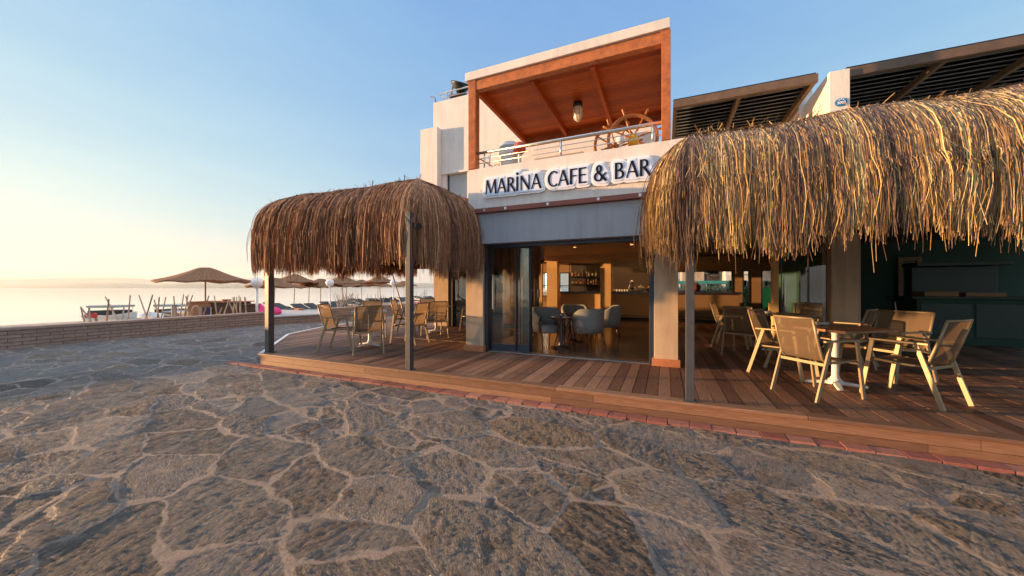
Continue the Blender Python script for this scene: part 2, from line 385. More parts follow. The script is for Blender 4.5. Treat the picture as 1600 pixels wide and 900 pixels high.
m, nt, b = newmat('sea_water')
v = pos(nt, (1,.45,1), (0,0,R(20)))
n = noise(nt, v, 1.2, 5, .6); n2 = noise(nt, v, .12, 3, .5)
b.inputs['Base Color'].default_value = (.46,.47,.45,1); b.inputs['Roughness'].default_value = .08; b.inputs['IOR'].default_value = 2.3
bump(nt, b, mathn(nt, 'ADD', n, mathn(nt, 'MULTIPLY', n2, .6)), .13, .05); M['sea'] = m
mb = MB(); mb.add([(-9000,-9000,-.45),(2000,-9000,-.45),(2000,9000,-.45),(-9000,9000,-.45)], [(0,1,2,3)])
struct(mb.build('sea', 'sea'))

# hills across the bay (real distance, real height)
M['hill'] = simple('hill_scrub', (.16,.15,.10), .95, var=.35, nscale=.012, bs=0)
M['hill_far'] = simple('hill_far', (.17,.16,.13), .95, var=.2, nscale=.006, bs=0)
def hills(name, d, pts, depth, mat, seed):
    mb = MB(); rr = random.Random(seed); rows = []
    pxs = [pts[0][0]+(pts[-1][0]-pts[0][0])*i/140 for i in range(141)]
    for k, (fd, fh) in enumerate([(0,0),(.12,.35),(.3,.7),(.55,.93),(.75,1),(1.0,.9),(1.4,0)]):
        row = []
        for px in pxs:
            for i in range(len(pts)-1):
                if pts[i][0] <= px <= pts[i+1][0]:
                    t = (px-pts[i][0])/(pts[i+1][0]-pts[i][0]); t = t*t*(3-2*t); y = pts[i][1]*(1-t)+pts[i+1][1]*t; break
            dd = d+depth*fd; hgt = (450-y)/FPX*d
            x, yy, _ = w(px, dd)
            hz = hgt*fh*(1+.10*mnoise.noise(Vector((px*.06, k*1.7, seed)))+.05*mnoise.noise(Vector((px*.25, k, seed))))
            row.append((x, yy, hz-3 if fh == 0 else hz))
        rows.append(row)
    mb.loft(rows, closed=False, cap=False)
    return struct(fixn(mb.build(name, mat, smooth=True)))
hills('hill_near_shore', 2600, [(-60,444),(60,443),(130,440),(180,440),(240,443),(300,440),(370,441),(420,441),(470,444),(560,447),(640,446)], 500, 'hill', 1)
hills('hill_headland', 4200, [(-80,436),(0,434),(110,431),(190,431),(250,435),(320,436),(400,433),(450,441),(470,442),(500,434),(522,429),(550,432),(575,441),(600,444),(640,441),(700,441),(760,444),(900,446)], 900, 'hill_far', 2)
hills('hill_inland', 1500, [(1000,447),(1060,432),(1120,426),(1200,424),(1290,428),(1400,438)], 500, 'hill', 4)
for px, hh in ((196,10),):
    mb = MB(); x, y, _ = w(px, 4700); mb.tube([(x,y,60),(x,y,150)], 1.6, 6)
    for a in (90,210,330): mb.bar((x,y,150), (x+26*math.cos(R(a))*cA, y+26*math.cos(R(a))*sA, 150+26*math.sin(R(a))), 1.8)
    tag(mb.build('wind_turbine', 'white'), 'tiny white wind turbine on the ridge across the bay', 'wind turbine')
# far shore houses: pale specks on the near-shore hill
rr = random.Random(5)
for i in range(34):
    px = rr.choice([rr.uniform(20,420), rr.uniform(330,400), rr.uniform(640,668)]); d = 2590+rr.uniform(0,60)
    x, y, _ = w(px, d); s = rr.uniform(4,8); h = rr.uniform(4,7); z = rr.uniform(0,12)
    mb = MB().box(x-s, x+s, y-4, y+4, z, z+h).prism([(x-s-1,y-5),(x+s+1,y-5),(x+s+1,y+5),(x-s-1,y+5)], z+h, z+h+1.5)
    tag(mb.build('shore_house', 'stake'), 'tiny white house on the hazy far shore across the bay', 'house', 'houses on the far shore')

# ================================================================== walls, slab, edging
def wallthing(label, x0, x1, y0, y1, h, cap=True):
    t = thing('brick_wall', label, 'wall', ((x0+x1)/2, y0, 0))
    MB().box(x0, x1, y0, y1, -.1, h-.07).build('brickwork', 'brick', t)
    MB().box(x0-.012, x1+.012, y0-.012, y1+.012, h-.07, h).build('coping', 'coping', t, bevel=.012)
    return t
M['coping'] = simple('coping_stone', (.36,.27,.22), .85, var=.12, nscale=5, bs=.4)
wallthing('low brown brick wall with mauve coping at far left of the stone paving', -14.5, -14.2, -8, 8.9, .53)
wallthing('low tan brick wall behind the seaside terrace chairs, beside the pale platform', -13.4, -13.1, 10.75, 34, .60)
t = thing('platform', 'pale raised concrete platform between the two low brick walls', 'platform', (-15,9,0))
mb = MB().prism([(-22,8.95),(-14.0,8.95),(-13.35,10.72),(-13.45,13),(-22,13)], .31, .36); mb.build('slab', 'concrete', t, bevel=.01)
MB().prism([(-21.9,8.96),(-14.03,8.96),(-13.4,10.70),(-13.5,12.9),(-21.9,12.9)], -.1, .308).build('brickwork', 'brick', t)
# sand/terrace promenade slab behind the walls
mb = MB().prism([(-24,-20),(-14.52,-20),(-14.52,8.94),(-24,8.94)], -.2, -.02); 
struct(mb.build('beach_terrace', 'sand'))

# brick edging course in front of the deck
mb = MB(); x = -7.75
while x < 9:
    mb.piece(); l = .205+random.uniform(-.006,.006); z = .022+random.uniform(-.003,.003)
    y0 = 4.075+random.uniform(-.008,.008)
    mb.box(x, x+l-.007, y0, 4.222, -.03, z+.016)
    x += l
struct(mb.build('brick_edging', 'edge_brick', bevel=.004))

# ================================================================== timber deck
ZD = .22
outl = [(-6.98,4.25),(-9.2,6.3),(-9.9,7.8),(-10.35,10.2)]
def ystart(x):
    if x >= -6.98: return 4.25
    for (xa,ya),(xb,yb) in zip(outl[:-1], outl[1:]):
        if xb <= x <= xa: return ya+(yb-ya)*(xa-x)/(xa-xb)
    return None
mb = MB(); x = -10.3; Wd = .142
while x < 8.5:
    ys0 = ystart(x+Wd/2)
    if ys0 is not None:
        y = ys0+.145 if x > -7.05 else ys0+.05
        yend = 16.3 if x > -.1 else (6.13 if x > -3.4 else 9.72)
        if x < -6.9: yend = 12.5
        while y < yend-.05:
            L = min(random.uniform(1.5,3.2), yend-y)
            for k, yy in enumerate([0]): pass
            mb.piece(); dz = random.uniform(-.0015,.0015)
            a = x+.004; bb = x+Wd-.004
            mb.box(a, bb, y+.003, y+L-.003, ZD-.03, ZD+dz)
            y += L
    x += Wd
deck = thing('wooden_deck', 'brown timber plank deck raised above the stone paving around the cafe', 'deck', (0,4.25,0))
mb.build('deck_boards', 'deck', deck)
mb = MB().prism([(-6.9,4.3),(8.5,4.3),(8.5,16.4),(-3.0,16.4),(-3.3,12.4),(-10.2,12.4),(-9.8,7.85),(-9.1,6.35)], .02, ZD-.034)
mb.build('underframe', 'black', deck)
mb = MB(); x = -7.02
while x < 8.5:
    L = random.uniform(2.2,3.4); x1 = min(x+L, 8.6)
    mb.piece(); mb.box(x, x1-.003, 4.235, 4.38, ZD-.025, ZD+.012); x = x1
mb.build('nosing', 'deck_edge', deck, bevel=.006)
mb = MB()
for z0, z1 in ((.012,.098),(.102,.193)):
    x = -6.98
    while x < 8.5:
        L = random.uniform(2.4,3.8); x1 = min(x+L, 8.6)
        mb.piece(); mb.box(x, x1-.004, 4.26, 4.285, z0, z1); x = x1
for (xa,ya),(xb,yb) in zip(outl[:-1], outl[1:]):
    mb.piece(); mb.bar((xa,ya+.02,.103), (xb,yb+.02,.103), .03, .18)
mb.build('fascia', 'deck_edge', deck)
mb = MB()
for (xa,ya),(xb,yb) in zip(outl[:-1], outl[1:]):
    mb.bar((xa,ya+.02,ZD+.004), (xb,yb+.02,ZD+.004), .07, .03)
mb.build('edge_trim', 'steel_trim' if 'steel_trim' in M else 'white', deck)
MB().box(-8.9, -3.45, 7.0, 7.05, ZD+.002, ZD+.012).build('joint_strip', 'deck_edge', deck)

# ================================================================== the cafe building
bld = thing('cafe_building', 'cream stucco two storey cafe with grey lintel, tan pillars and upper terrace', 'building', (-3,6,0))
def part(name, mat, *boxes, parent=bld, bevel=.006, **k):
    mb = MB()
    for bx in boxes: mb.piece(); mb.box(*bx)
    return mb.build(name, mat, parent, bevel=bevel, **k)
# pillars
part('pillar', 'stucco_tan', (-3.62,-3.24,6.1,6.5,ZD,2.9))
part('pillar', 'stucco_tan', (-.16,.19,6.1,6.5,ZD,2.9))
part('pillar', 'stucco_tan', (-7.02,-6.45,9.75,10.2,ZD,2.9))
part('pillar', 'stucco_tan', (3.24,3.72,9.6,10.1,ZD,2.9))
for x0, x1, y0, y1 in ((-3.65,-3.21,6.07,6.53),(-.19,.22,6.07,6.53),(3.21,3.75,9.57,10.13)):
    part('pillar_plinth', 'mortar_line', (x0,x1,y0,y1,ZD+.002,ZD+.12), bevel=.004)
# lintel and fascia
part('lintel', 'stucco_grey', (-3.62,.6,6.0,6.45,2.30,2.875))
part('side_lintel', 'stucco_grey', (-3.62,-3.3,6.46,9.7,2.30,2.9))
part('rear_lintel', 'stucco_grey', (-7.02,-3.3,9.72,10.1,2.30,3.0))
part('fascia_board', 'fascia_red', (-3.66,2.4,5.93,6.42,2.88,2.965)) if 'fascia_red' in M else None
M['fascia_red'] = simple('fascia_red', (.26,.075,.05), .5, var=.2, nscale=4, stretch=(1,6,6), bs=.1)
part('fascia_board', 'fascia_red', (-3.66,2.4,5.93,6.42,2.88,2.965))
mb = MB()
for px in (757,790,856,935,1000):
    X = onY(px,330,5.93)[0]; mb.box(X-.02, X+.02, 5.915, 5.93, 2.90, 2.945)
mb.build('fascia_clip', 'steel', bld)
# balcony parapet and floor
part('parapet', 'stucco', (-3.5,2.35,5.98,6.14,2.97,3.74), (-3.5,-3.34,6.14,9.5,2.97,3.74))
part('balcony_floor', 'inner_wall', (-3.34,2.3,6.14,9.55,2.97,3.10))
# upper wing
part('upper_wall', 'stucco', (-6.92,-.25,9.6,9.9,5.10,7.48), (-6.92,-6.42,9.602,9.9,2.97,5.10), (-5.66,1.2,9.6,9.9,3.0,5.10), (-6.92,-6.7,9.9,15,3.0,7.48), (-6.42,-5.66,9.70,9.9,2.97,3.5))
part('pilaster', 'stucco', (-7.25,-6.6,9.36,9.598,3.0,6.56), (-7.25,-6.93,9.598,10.4,3.0,6.55))
part('ledge', 'stucco', (-6.58,-5.6,9.55,9.6,5.08,5.14))
wn = part('upper_window', 'frame_dark', (-6.41,-6.36,9.68,9.72,3.51,5.09), (-5.71,-5.67,9.68,9.72,3.51,5.09))
MB().box(-6.36,-5.71,9.69,9.70,3.5,5.08).build('pane', 'pane_pale', wn) if 'pane_pale' in M else None
M['pane_pale'] = simple('pale_pane', (.42,.44,.44), .08, var=.1, nscale=1, bs=0)
MB().box(-6.36,-5.71,9.69,9.70,3.5,5.08).build('pane', 'pane_pale', wn)
part('gutter_strip', 'dark_wood', (-7.30,-7.26,9.5,9.62,4.9,6.5))
# upper right: brown back wall of neighbour terraces, piers
part('upper_right_wall', 'stucco', (1.2,9,9.0,9.2,2.97,4.95))
t_x = onY(1296,115,6.9)[0]
part('pier', 'stucco', (2.31,2.55,6.9,9.0,2.97,4.76), bevel=.004)
part('pier_block', 'stucco', (2.22,2.42,7.95,9.0,3.9,5.02), bevel=.004)
part('terrace_slab', 'inner_wall', (2.36,9,6.2,9.0,2.97,3.1))
part('front_beam', 'stucco_grey', (.6,9,6.0,6.45,2.50,2.875))
part('front_upstand', 'stucco', (2.36,9,5.98,6.14,2.97,3.5))
# ground floor shell
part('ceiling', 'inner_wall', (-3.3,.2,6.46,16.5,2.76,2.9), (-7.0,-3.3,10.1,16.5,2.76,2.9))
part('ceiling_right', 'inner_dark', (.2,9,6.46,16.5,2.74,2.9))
part('ceiling_beam', 'inner_wall', (-6.9,.2,13.9,14.3,2.55,2.76))
part('inner_column', 'inner_wall', (-4.42,-3.98,13.85,14.2,ZD,2.56))
part('inner_column', 'inner_wall', (-2.28,-1.88,13.85,14.2,ZD,2.56))
m, nt, b = newmat('cove_strip'); b.inputs['Emission Color'].default_value = (1,.56,.20,1); b.inputs['Emission Strength'].default_value = 3.2; b.inputs['Base Color'].default_value = (.8,.6,.4,1); M['cove'] = m
for xa, xb, nm in ((-3.9,-2.35,'left'),(-1.8,.15,'right')):
    t = thing('cove_light', f'warm cove strip light above the bar, {nm} of the middle column' , 'lamp', ((xa+xb)/2,14.6,2.7))
    MB().box(xa,xb,14.5,14.62,2.62,2.70).build('light_strip', 'cove', t); MB().box(xa,xb,14.44,14.49,2.56,2.70).build('cove_edge', 'inner_wall', t)
for k, (X, Y) in enumerate(((-2.6,8.5),(-.9,8.5),(-2.6,11),(-.9,11))):  # glowing ceiling discs added as fill to brighten the room
    t = thing('ceiling_fill_light', ('added ceiling fill light above the left tub armchair','added ceiling fill light above the right tub armchair','added ceiling fill light before the left inner column','added ceiling fill light before the middle inner column')[k], 'lamp', (X,Y,2.74), 0, 'added fill lights inside the cafe')
    MB().lathe([(.001,2.745),(.045,2.745),(.045,2.75)], 14, (X,Y,0)).build('fill_disc', 'cove', t); MB().lathe([(.046,2.735),(.065,2.735),(.065,2.757),(.046,2.757)], 16, (X,Y,0)).build('ring', 'steel', t)
# back wall with openings (x ranges at y = 16.5)
YB = 16.5
def X_(px): return onY(px,450,YB)[0]
ops = [(X_(846),X_(858),1.05,2.2),(X_(874),X_(890),1.2,2.2),(X_(1026),X_(1145),1.3,2.17),(X_(1160),X_(1171),.45,2.17),(X_(1189),X_(1212),.45,2.17),(X_(1236),X_(1278),.45,2.25)]
mb = MB(); xc = -9.0
for a, b_, z0, z1 in ops:
    mb.box(xc, a, YB, YB+.2, 0, 2.9); mb.box(a, b_, YB, YB+.2, 0, z0); mb.box(a, b_, YB, YB+.2, z1, 2.9); xc = b_
mb.box(xc, 9, YB, YB+.2, 0, 2.9)
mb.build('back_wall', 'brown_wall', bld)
for a, b_, z0, z1 in ops:
    f = part('rear_window', 'frame_dark', (a,a+.05,YB-.02,YB-.001,z0,z1), (b_-.05,b_,YB-.02,YB-.001,z0,z1), (a+.05,b_-.05,YB-.02,YB-.001,z1-.05,z1), (a+.05,b_-.05,YB-.02,YB-.001,z0,z0+.05), bevel=0)
    MB().box(a+.05,b_-.05,YB-.014,YB-.006,z0+.05,z1-.05).build('pane', 'glass', f)
part('dividing_wall', 'green_wall', (3.74,3.86,10.1,16.5,ZD,2.74))
part('green_room_wall', 'green_wall', (3.86,9,13.2,13.4,ZD,2.74))
X0 = onY(1409,450,13.2)[0]; X1 = onY(1430,450,13.2)[0]
f = part('inner_door', 'green_dark', (X0,X1,13.15,13.19,ZD,2.2)); 
part('door_casing', 'brown_wall', (X0-.1,X0-.005,13.13,13.195,ZD,2.3), (X1+.005,X1+.1,13.13,13.195,ZD,2.3), (X0-.005,X1+.005,13.13,13.195,2.21,2.3), parent=f)
# end wall of the dark left corner inside, seen through the sliding doors
part('inner_left_wall', 'brown_wall', (-6.9,-5.55,15.2,15.4,ZD,2.76))
part('kitchen_partition', 'inner_dark', (X_(957)*.96,X_(1020)*.96,15.9,16.1,1.32,2.76))
struct(MB().box(-3.5,.19,6.14,16.45,.1,ZD-.004).build('tile_floor', 'tile')) if 'tile' in M else None
m, nt, b = newmat('floor_tiles')
v = pos(nt, (1,1,1))
br = N(nt, 'ShaderNodeTexBrick', Scale=1.0); br.offset = 0
for k, val in (('Color1',(.12,.062,.032,1)),('Color2',(.17,.088,.045,1)),('Mortar',(.03,.02,.015,1)),('Brick Width',.62),('Row Height',.62),('Mortar Size',.005)): br.inputs[k].default_value = val
nt.links.new(v, br.inputs['Vector']); nn = noise(nt, pos(nt,(10,1,1)), 4, 5, .6)
nt.links.new(mixc(nt, 1.0, br.outputs[0], ramp(nt, nn, [(.3,(.7,)*3),(.7,(1.3,)*3)]).outputs[0], 'MULTIPLY'), b.inputs['Base Color'])
b.inputs['Roughness'].default_value = .22; bump(nt, b, nn, .05, .002); M['tile'] = m
struct(MB().box(-3.6,.19,6.145,16.45,.19,ZD+.006).build('floor', 'tile'))
struct(MB().box(-6.98,-3.6,9.9,16.45,.19,ZD+.006).build('floor', 'tile'))

# glazing -----------------------------------------------------------
def door(label, panes, group=None, z1=2.28, handle=None):
    """panes: list of (x0,y0,x1,y1) vertical framed glass leaves"""
    x0, y0 = panes[0][:2]
    t = thing('folding_glass_door', label, 'glass door', (x0,y0,ZD), 0, group)
    for (a,b_,c,d) in panes:
        mb = MB(); mb.bar((a,b_,ZD+.09), (c,d,ZD+.09), .045, .13); mb.bar((a,b_,z1-.03), (c,d,z1-.03), .045, .06)
        mb.bar((a,b_,ZD+.03), (a,b_,z1), .012, .03); mb.bar((c,d,ZD+.03), (c,d,z1), .012, .03)
        lf = mb.build('leaf_frame', 'frame_dark', t)
        mb = MB(); mb.bar((a,b_,(ZD+.156+z1-.062)/2), (c,d,(ZD+.156+z1-.062)/2), .010, z1-.062-ZD-.156); mb.build('pane', 'glass', lf)
    if handle:
        hx, hy = handle
        MB().bar((hx,hy-.05,1.05), (hx,hy-.05,1.72), .022).bar((hx,hy,1.1),(hx,hy-.05,1.1),.015).bar((hx,hy,1.67),(hx,hy-.05,1.67),.015).build('handle', 'steel', t)
    return t
P = lambda px, Y: onY(px,450,Y)[0]
fx0 = P(764,6.2)
door('large dark framed glass leaf closed beside the left tan pillar, with long steel handle', [(fx0+.05,6.25,P(806,6.25),6.25)], handle=(fx0+.09,6.24))
door('stack of narrow folded glass leaves right of the large glass leaf', [(P(808,6.3),6.30,P(827,6.3),6.30),(P(813,6.36),6.36,P(829,6.36),6.36),(P(818,6.42),6.42,P(831,6.42),6.42)])
t = thing('door_frame', 'dark aluminium head track and jambs round the wide cafe opening', 'door frame', (-3.2,6.2,ZD))
part('jamb', 'frame_dark', (-3.238,-3.17,6.16,6.34,ZD+.007,2.296), parent=t); part('jamb', 'frame_dark', (-.235,-.162,6.16,6.34,ZD+.007,2.296), parent=t)
part('head_track', 'frame_dark', (-3.168,-.237,6.16,6.34,2.235,2.296), parent=t)
part('sill_track', 'steel', (-3.168,-.237,6.18,6.32,ZD+.0065,ZD+.014), parent=t)
# side glazing (faces the sea) of front room and rear-left room
t = thing('side_glazing', 'tall glass panels in the seaward side wall of the front room', 'window', (-3.45,6.6,ZD))
mb = MB()
for y in (6.55,9.68): mb.box(-3.49,-3.43,y-.03,y+.03,ZD,2.3)
mb.box(-3.49,-3.43,6.58,9.65,2.24,2.298); mb.build('frame', 'frame_dark', t)
MB().box(-3.464,-3.456,6.58,7.5,ZD,2.24).box(-3.444,-3.436,8.7,9.65,ZD,2.24).build('pane', 'glass', t)
dfx = P(697,9.9)
part('door_reveal', 'inner_dark', (-6.44,-6.30,9.78,10.0,ZD,2.3))
door('rear glass doors between the far pillar and the front corner, reflecting the beach', [(-6.27,9.9,-5.6,9.9),(-5.58,9.9,-4.9,9.9),(-4.88,9.9,-4.2,9.9),(-4.18,9.9,-3.5,9.9)], handle=(-6.2,9.88))
t = thing('sea_window', 'long glass wall on the seaward side of the rear room', 'window', (-6.95,10.3,ZD))
mb = MB()
for y in (10.25,11.8,13.4,15.0): mb.box(-6.98,-6.93,y-.025,y+.025,ZD,2.5)
mb.build('frame', 'frame_dark', t); MB().box(-6.962,-6.955,10.27,15,ZD,2.5).build('pane', 'glass_clear', t)
# right folding doors
a = P(1217,9.7)
part('lit_post', 'inner_wall', (P(1208,9.6),P(1217,9.6),9.6,9.8,ZD,2.74))
door('dark framed glass doors between the narrow post and the wide right pillar', [(a+.05,9.7,P(1262,9.7),9.7),(P(1264,9.7),9.7,P(1291,9.7),9.7)], z1=2.6, handle=(a+.1,9.69))

# ================================================================== balcony pergola
pg = thing('wooden_pergola', 'red-brown timber pergola with boarded ceiling and white roof edge over the balcony', 'pergola', (-1.7,6.0,3.74))
xl, xr = -3.44, .05
for a, b_ in ((xl-.045,xl+.115),(xr-.10,xr+.03)):
    mb = MB(); mb.piece(); mb.box(a, b_, 5.96, 6.12, 3.745, 5.44); mb.build('post', 'red_wood', pg, bevel=.006)
mb = MB(); mb.piece(); mb.box(xl+.116, xr-.101, 5.97, 6.09, 5.25, 5.425); mb.build('front_beam', 'red_wood', pg, bevel=.006)
mb = MB(); mb.piece(); mb.box(xl+.07, xr+.02, 8.70, 8.84, 5.20, 5.42); mb.build('rear_beam', 'red_wood', pg, bevel=.006)
for X in (-3.36,-2.26,-1.15,-.02):
    mb = MB(); mb.piece(); mb.box(X-.035, X+.035, 6.12, 8.699, 5.24, 5.38); mb.build('rafter', 'ceil_wood', pg, bevel=.004)
mb = MB(); y = 6.095
while y < 8.69:
    mb.piece(); mb.box(xl+.02, xr+.0, y, min(y+.117,8.69), 5.382, 5.40); y += .12
mb.build('ceiling_boards', 'ceil_wood', pg)
MB().box(xl-.10, xr+.02, 5.93, 8.86, 5.445, 5.60).build('roof_edge', 'stucco', pg, bevel=.006)
# bulkhead lamp
lx, ly, _ = w(903, 7.5); lz = CAMH+ (450-165)/FPX*7.5
t = thing('ceiling_lamp', 'caged bulkhead lamp hanging from the balcony timber ceiling', 'lamp', (lx,ly,5.38))
MB().lathe([(.001,5.38),(.085,5.38),(.10,5.33),(.10,5.27),(.001,5.27)], 16, (lx,ly,0)).build('cap', 'black', t, smooth=True)
MB().lathe([(.085,5.27),(.088,5.15),(.07,5.04),(.03,4.99),(.001,4.98)], 16, (lx,ly,0)).build('glass_globe', 'lamp_glass', t, smooth=True)
mb = MB()
for k in range(6):
    a = k*PI/3; mb.tube([(lx+r_*math.cos(a), ly+r_*math.sin(a), z) for r_, z in ((.098,5.28),(.10,5.14),(.08,5.03),(.01,4.965))], .005, 5)
for z, r_ in ((5.2,.1),(5.1,.096)): mb.tube([(lx+r_*math.cos(k*PI/8), ly+r_*math.sin(k*PI/8), z) for k in range(17)], .005, 5)
mb.build('cage', 'chrome', t)
# railing
rl = thing('balcony_railing', 'brushed steel handrail with thin rods on the balcony parapet', 'railing', (-1.7,6.06,3.74))
MB().tube([(xl+.12,6.05,4.06),(xr-.10,6.05,4.06)], .026, 12).build('handrail', 'steel', rl, smooth=True)
for z in (3.86,3.95): MB().tube([(xl+.12,6.05,z),(xr-.10,6.05,z)], .008, 8).build('rod', 'steel', rl, smooth=True)
for px in (876,1020,):
    X = P(px,6.05); MB().tube([(X,6.05,3.74),(X,6.05,4.04)], .022, 10).build('post', 'steel', rl, smooth=True)
for px in (765,757): 
    X = P(px,6.05); MB().tube([(X,6.05,3.74),(X,6.05,4.04)], .016, 10).build('post', 'steel', rl, smooth=True)
MB().tube([(xl+.13,6.1,3.97),(xl+.6,7.6,3.74)], .012, 8).build('stay', 'copper', rl)
# roof terrace railing + floodlight
t = thing('roof_railing', 'thin pale handrail on the top edge of the upper wing', 'railing', (-6.6,9.7,7.48))
MB().tube([(-6.75,9.7,7.78),(-3.6,9.7,7.78)], .022, 8).tube([(-6.75,9.7,7.78),(-6.5,10.2,7.5)], .022, 8).tube([(-6.5,9.7,7.62),(-3.6,9.7,7.62)], .012, 6).build('handrail', 'steel', t)
for X in (-6.45,-5.6,-4.7,-3.8): MB().tube([(X,9.7,7.48),(X,9.7,7.77)], .014, 6).build('post', 'steel', t)
MB().tube([(-6.92,9.75,7.45),(-6.93,9.75,7.62),(-6.98,9.75,7.74),(-7.15,9.75,7.80)], .018, 8).build('roof_pipe', 'black', bld, smooth=True)
FLX = onY(717,450,9.95)[0]
t = thing('floodlight', 'black round floodlight tilted skyward behind the roof handrail', 'floodlight', (FLX,9.95,7.48))
mb = MB().box(FLX-.25,FLX+.25,9.9,10.2,7.49,7.8); mb.build('base_box', 'black', t, bevel=.02)
mb = MB(); ax = Vector((.35,-.25,.9)).normalized(); c0 = Vector((FLX,10.0,7.82))
mb.tube([c0, c0+ax*.1, c0+ax*.26, c0+ax*.30], [.10,.2,.33,.34], 20); mb.build('reflector', 'black', t, smooth=True)
MB().tube([c0+ax*.301, c0+ax*.312], .30, 20).build('lens', 'window_dark', t)
MB().bar((FLX-.3,9.9,7.6),(FLX-.2,9.95,8.2),.04).bar((FLX-.35,9.9,7.75),(FLX+.05,9.9,7.75),.05).build('bracket', 'copper', t)

# ship wheels ---------------------------------------------------------
def ship_wheel(label, c, rz, rad):
    t = thing('ship_wheel', label, 'ship wheel', (c[0],c[1],3.1), rz, 'ship wheels on the balcony')
    h = c[2]-3.1
    mb = MB(); n = 48
    for r0, r1, hy in ((rad*.93,rad*1.01,.024),(rad*.88,rad*.93,.015)):
        rings = []
        for k in range(n):
            a = 2*PI*k/n; ca, sa = math.cos(a), math.sin(a)
            rings.append([(r0*ca,-hy,h+r0*sa),(r1*ca,-hy,h+r1*sa),(r1*ca,hy,h+r1*sa),(r0*ca,hy,h+r0*sa)])
        rings.append(rings[0]); mb.loft(rings, True, False)
    fixn(mb.build('rim', 'rust_wood', t, world=False, bevel=.004))
    for k in range(8):
        a = 2*PI*k/8+.3; d = Vector((math.cos(a),0,math.sin(a))); o = Vector((0,0,h))
        ps = [(.10,.016),(.2,.022),(.3,.013),(.42,.024),(.55,.015),(.72,.020),(.86,.014),(1.03,.016),(1.07,.022),(1.16,.019),(1.24,.024),(1.30,.016)]
        MB().tube([o+d*(p*rad) for p,_ in ps], [q for _,q in ps], 8).build('spoke', 'rust_wood', t, smooth=True, world=False)
    mb = MB().tube([(0,-.06,h),(0,.06,h)], rad*.16, 20); mb.tube([(0,-.075,h),(0,-.05,h)], rad*.07, 14); mb.build('hub', 'rust_wood', t, world=False, bevel=.005)
    MB().box(-.06,.06,.07,.13,0,h+.05).box(-.2,.2,-.1,.3,0,.04).build('stand', 'dark_wood', t, world=False, bevel=.006)
    return t
cx, cy, _ = w(988, 6.75)
ship_wheel('large varnished ship wheel, nearer of the pair at the right end of the balcony', (cx,cy,CAMH+(450-217)/FPX*6.75), R(12), .47)
cx, cy, _ = w(962, 7.25)
ship_wheel('varnished ship wheel partly hidden behind the nearer wheel', (cx,cy,CAMH+(450-230)/FPX*7.25), R(28), .46)
# buoys / ornaments
def ornament(px, d, z, rad, mat, label, nm='buoy', sz=1.0):
    x, y, _ = w(px, d); t = thing(nm, label, 'buoy', (x,y,3.1))
    MB().ball((x,y,z), rad, 20, sz).build('float_body', mat, t, smooth=True)
    mb = MB().lathe([(rad*.5,3.1),(rad*.55,3.13),(rad*.3,3.3),(rad*.28,z-rad*.9)], 14, (x,y,0)); mb.build('stand', 'white', t, smooth=True)
ornament(990, 6.45, CAMH+(450-220)/FPX*6.45, .10, 'yellow_ball', 'round yellow buoy in front of the ship wheel on the balcony')
ornament(969, 6.45, CAMH+(450-219)/FPX*6.45, .075, 'white_ball', 'small white buoy left of the yellow one')
x, y, _ = w(797, 7.0); zt = CAMH+(450-221)/FPX*7.0
t = thing('bollard', 'white domed cylinder ornament behind the left end of the balcony rail', 'bollard', (x,y,3.1))
MB().lathe([(.20,3.1),(.20,zt-.32),(.235,zt-.30),(.235,zt-.22),(.20,zt-.20),(.19,zt-.12),(.13,zt-.04),(.02,zt),(.001,zt+.02)], 22, (x,y,0)).build('cylinder', 'white_ball', t, smooth=True)
MB().lathe([(.215,zt-.17),(.225,zt-.15),(.21,zt-.13)], 22, (x,y,0)).build('band', 'boat_grey', t, smooth=True)
ornament(812, 6.7, CAMH+(450-232)/FPX*6.7, .12, 'orange_ball', 'glossy red-orange ball buoy beside the white domed cylinder')
x, y, _ = w(862, 8.0)
t = thing('balcony_bench', 'low grey and brown bench behind the balcony rail', 'bench', (x,y,3.1)); z = CAMH+(450-249)/FPX*8.0
MB().box(x-.35,x+.75,y-.2,y+.2,z-.06,z).build('seat', 'concrete', t, bevel=.01); MB().box(x-.3,x-.2,y-.15,y+.15,3.1,z-.061).box(x+.6,x+.7,y-.15,y+.15,3.1,z-.061).build('legs', 'dark_wood', t)
x, y, _ = w(781, 7.6); t = thing('potted_plant', 'small green potted plant beside the white domed cylinder', 'plant', (x,y,3.1))
MB().lathe([(.001,3.1),(.09,3.1),(.12,3.35),(.1,3.35)], 12, (x,y,0)).build('pot', 'copper', t)
mb = MB()
for k in range(160):
    a = random.uniform(0,6.28); rr_ = random.uniform(0,.14); z = 3.4+random.uniform(0,.75); mb.piece()
    p = Vector((x+rr_*math.cos(a), y+rr_*math.sin(a), z)); u = Vector((random.uniform(-1,1),random.uniform(-1,1),random.uniform(-1,1))).normalized()*.035; v_ = u.cross(Vector((random.random(),random.random(),1))).normalized()*.02
    mb.add([p-u,p+v_,p+u,p-v_], [(0,1,2,3)])
mb.build('leaves', 'foliage', t)

# ================================================================== sign
sg = thing('facade_sign', 'raised black MARİNA CAFE & BAR lettering on scalloped white backing below the balcony', 'sign', (-3.1,5.95,3.2))
import itertools
def hull(pts):
    pts = sorted(set(pts))
    def half(ps):
        o = []
        for p in ps:
            while len(o) > 1 and (o[-1][0]-o[-2][0])*(p[1]-o[-2][1])-(o[-1][1]-o[-2][1])*(p[0]-o[-2][0]) <= 0: o.pop()
            o.append(p)
        return o[:-1]
    return half(pts)+half(pts[::-1])
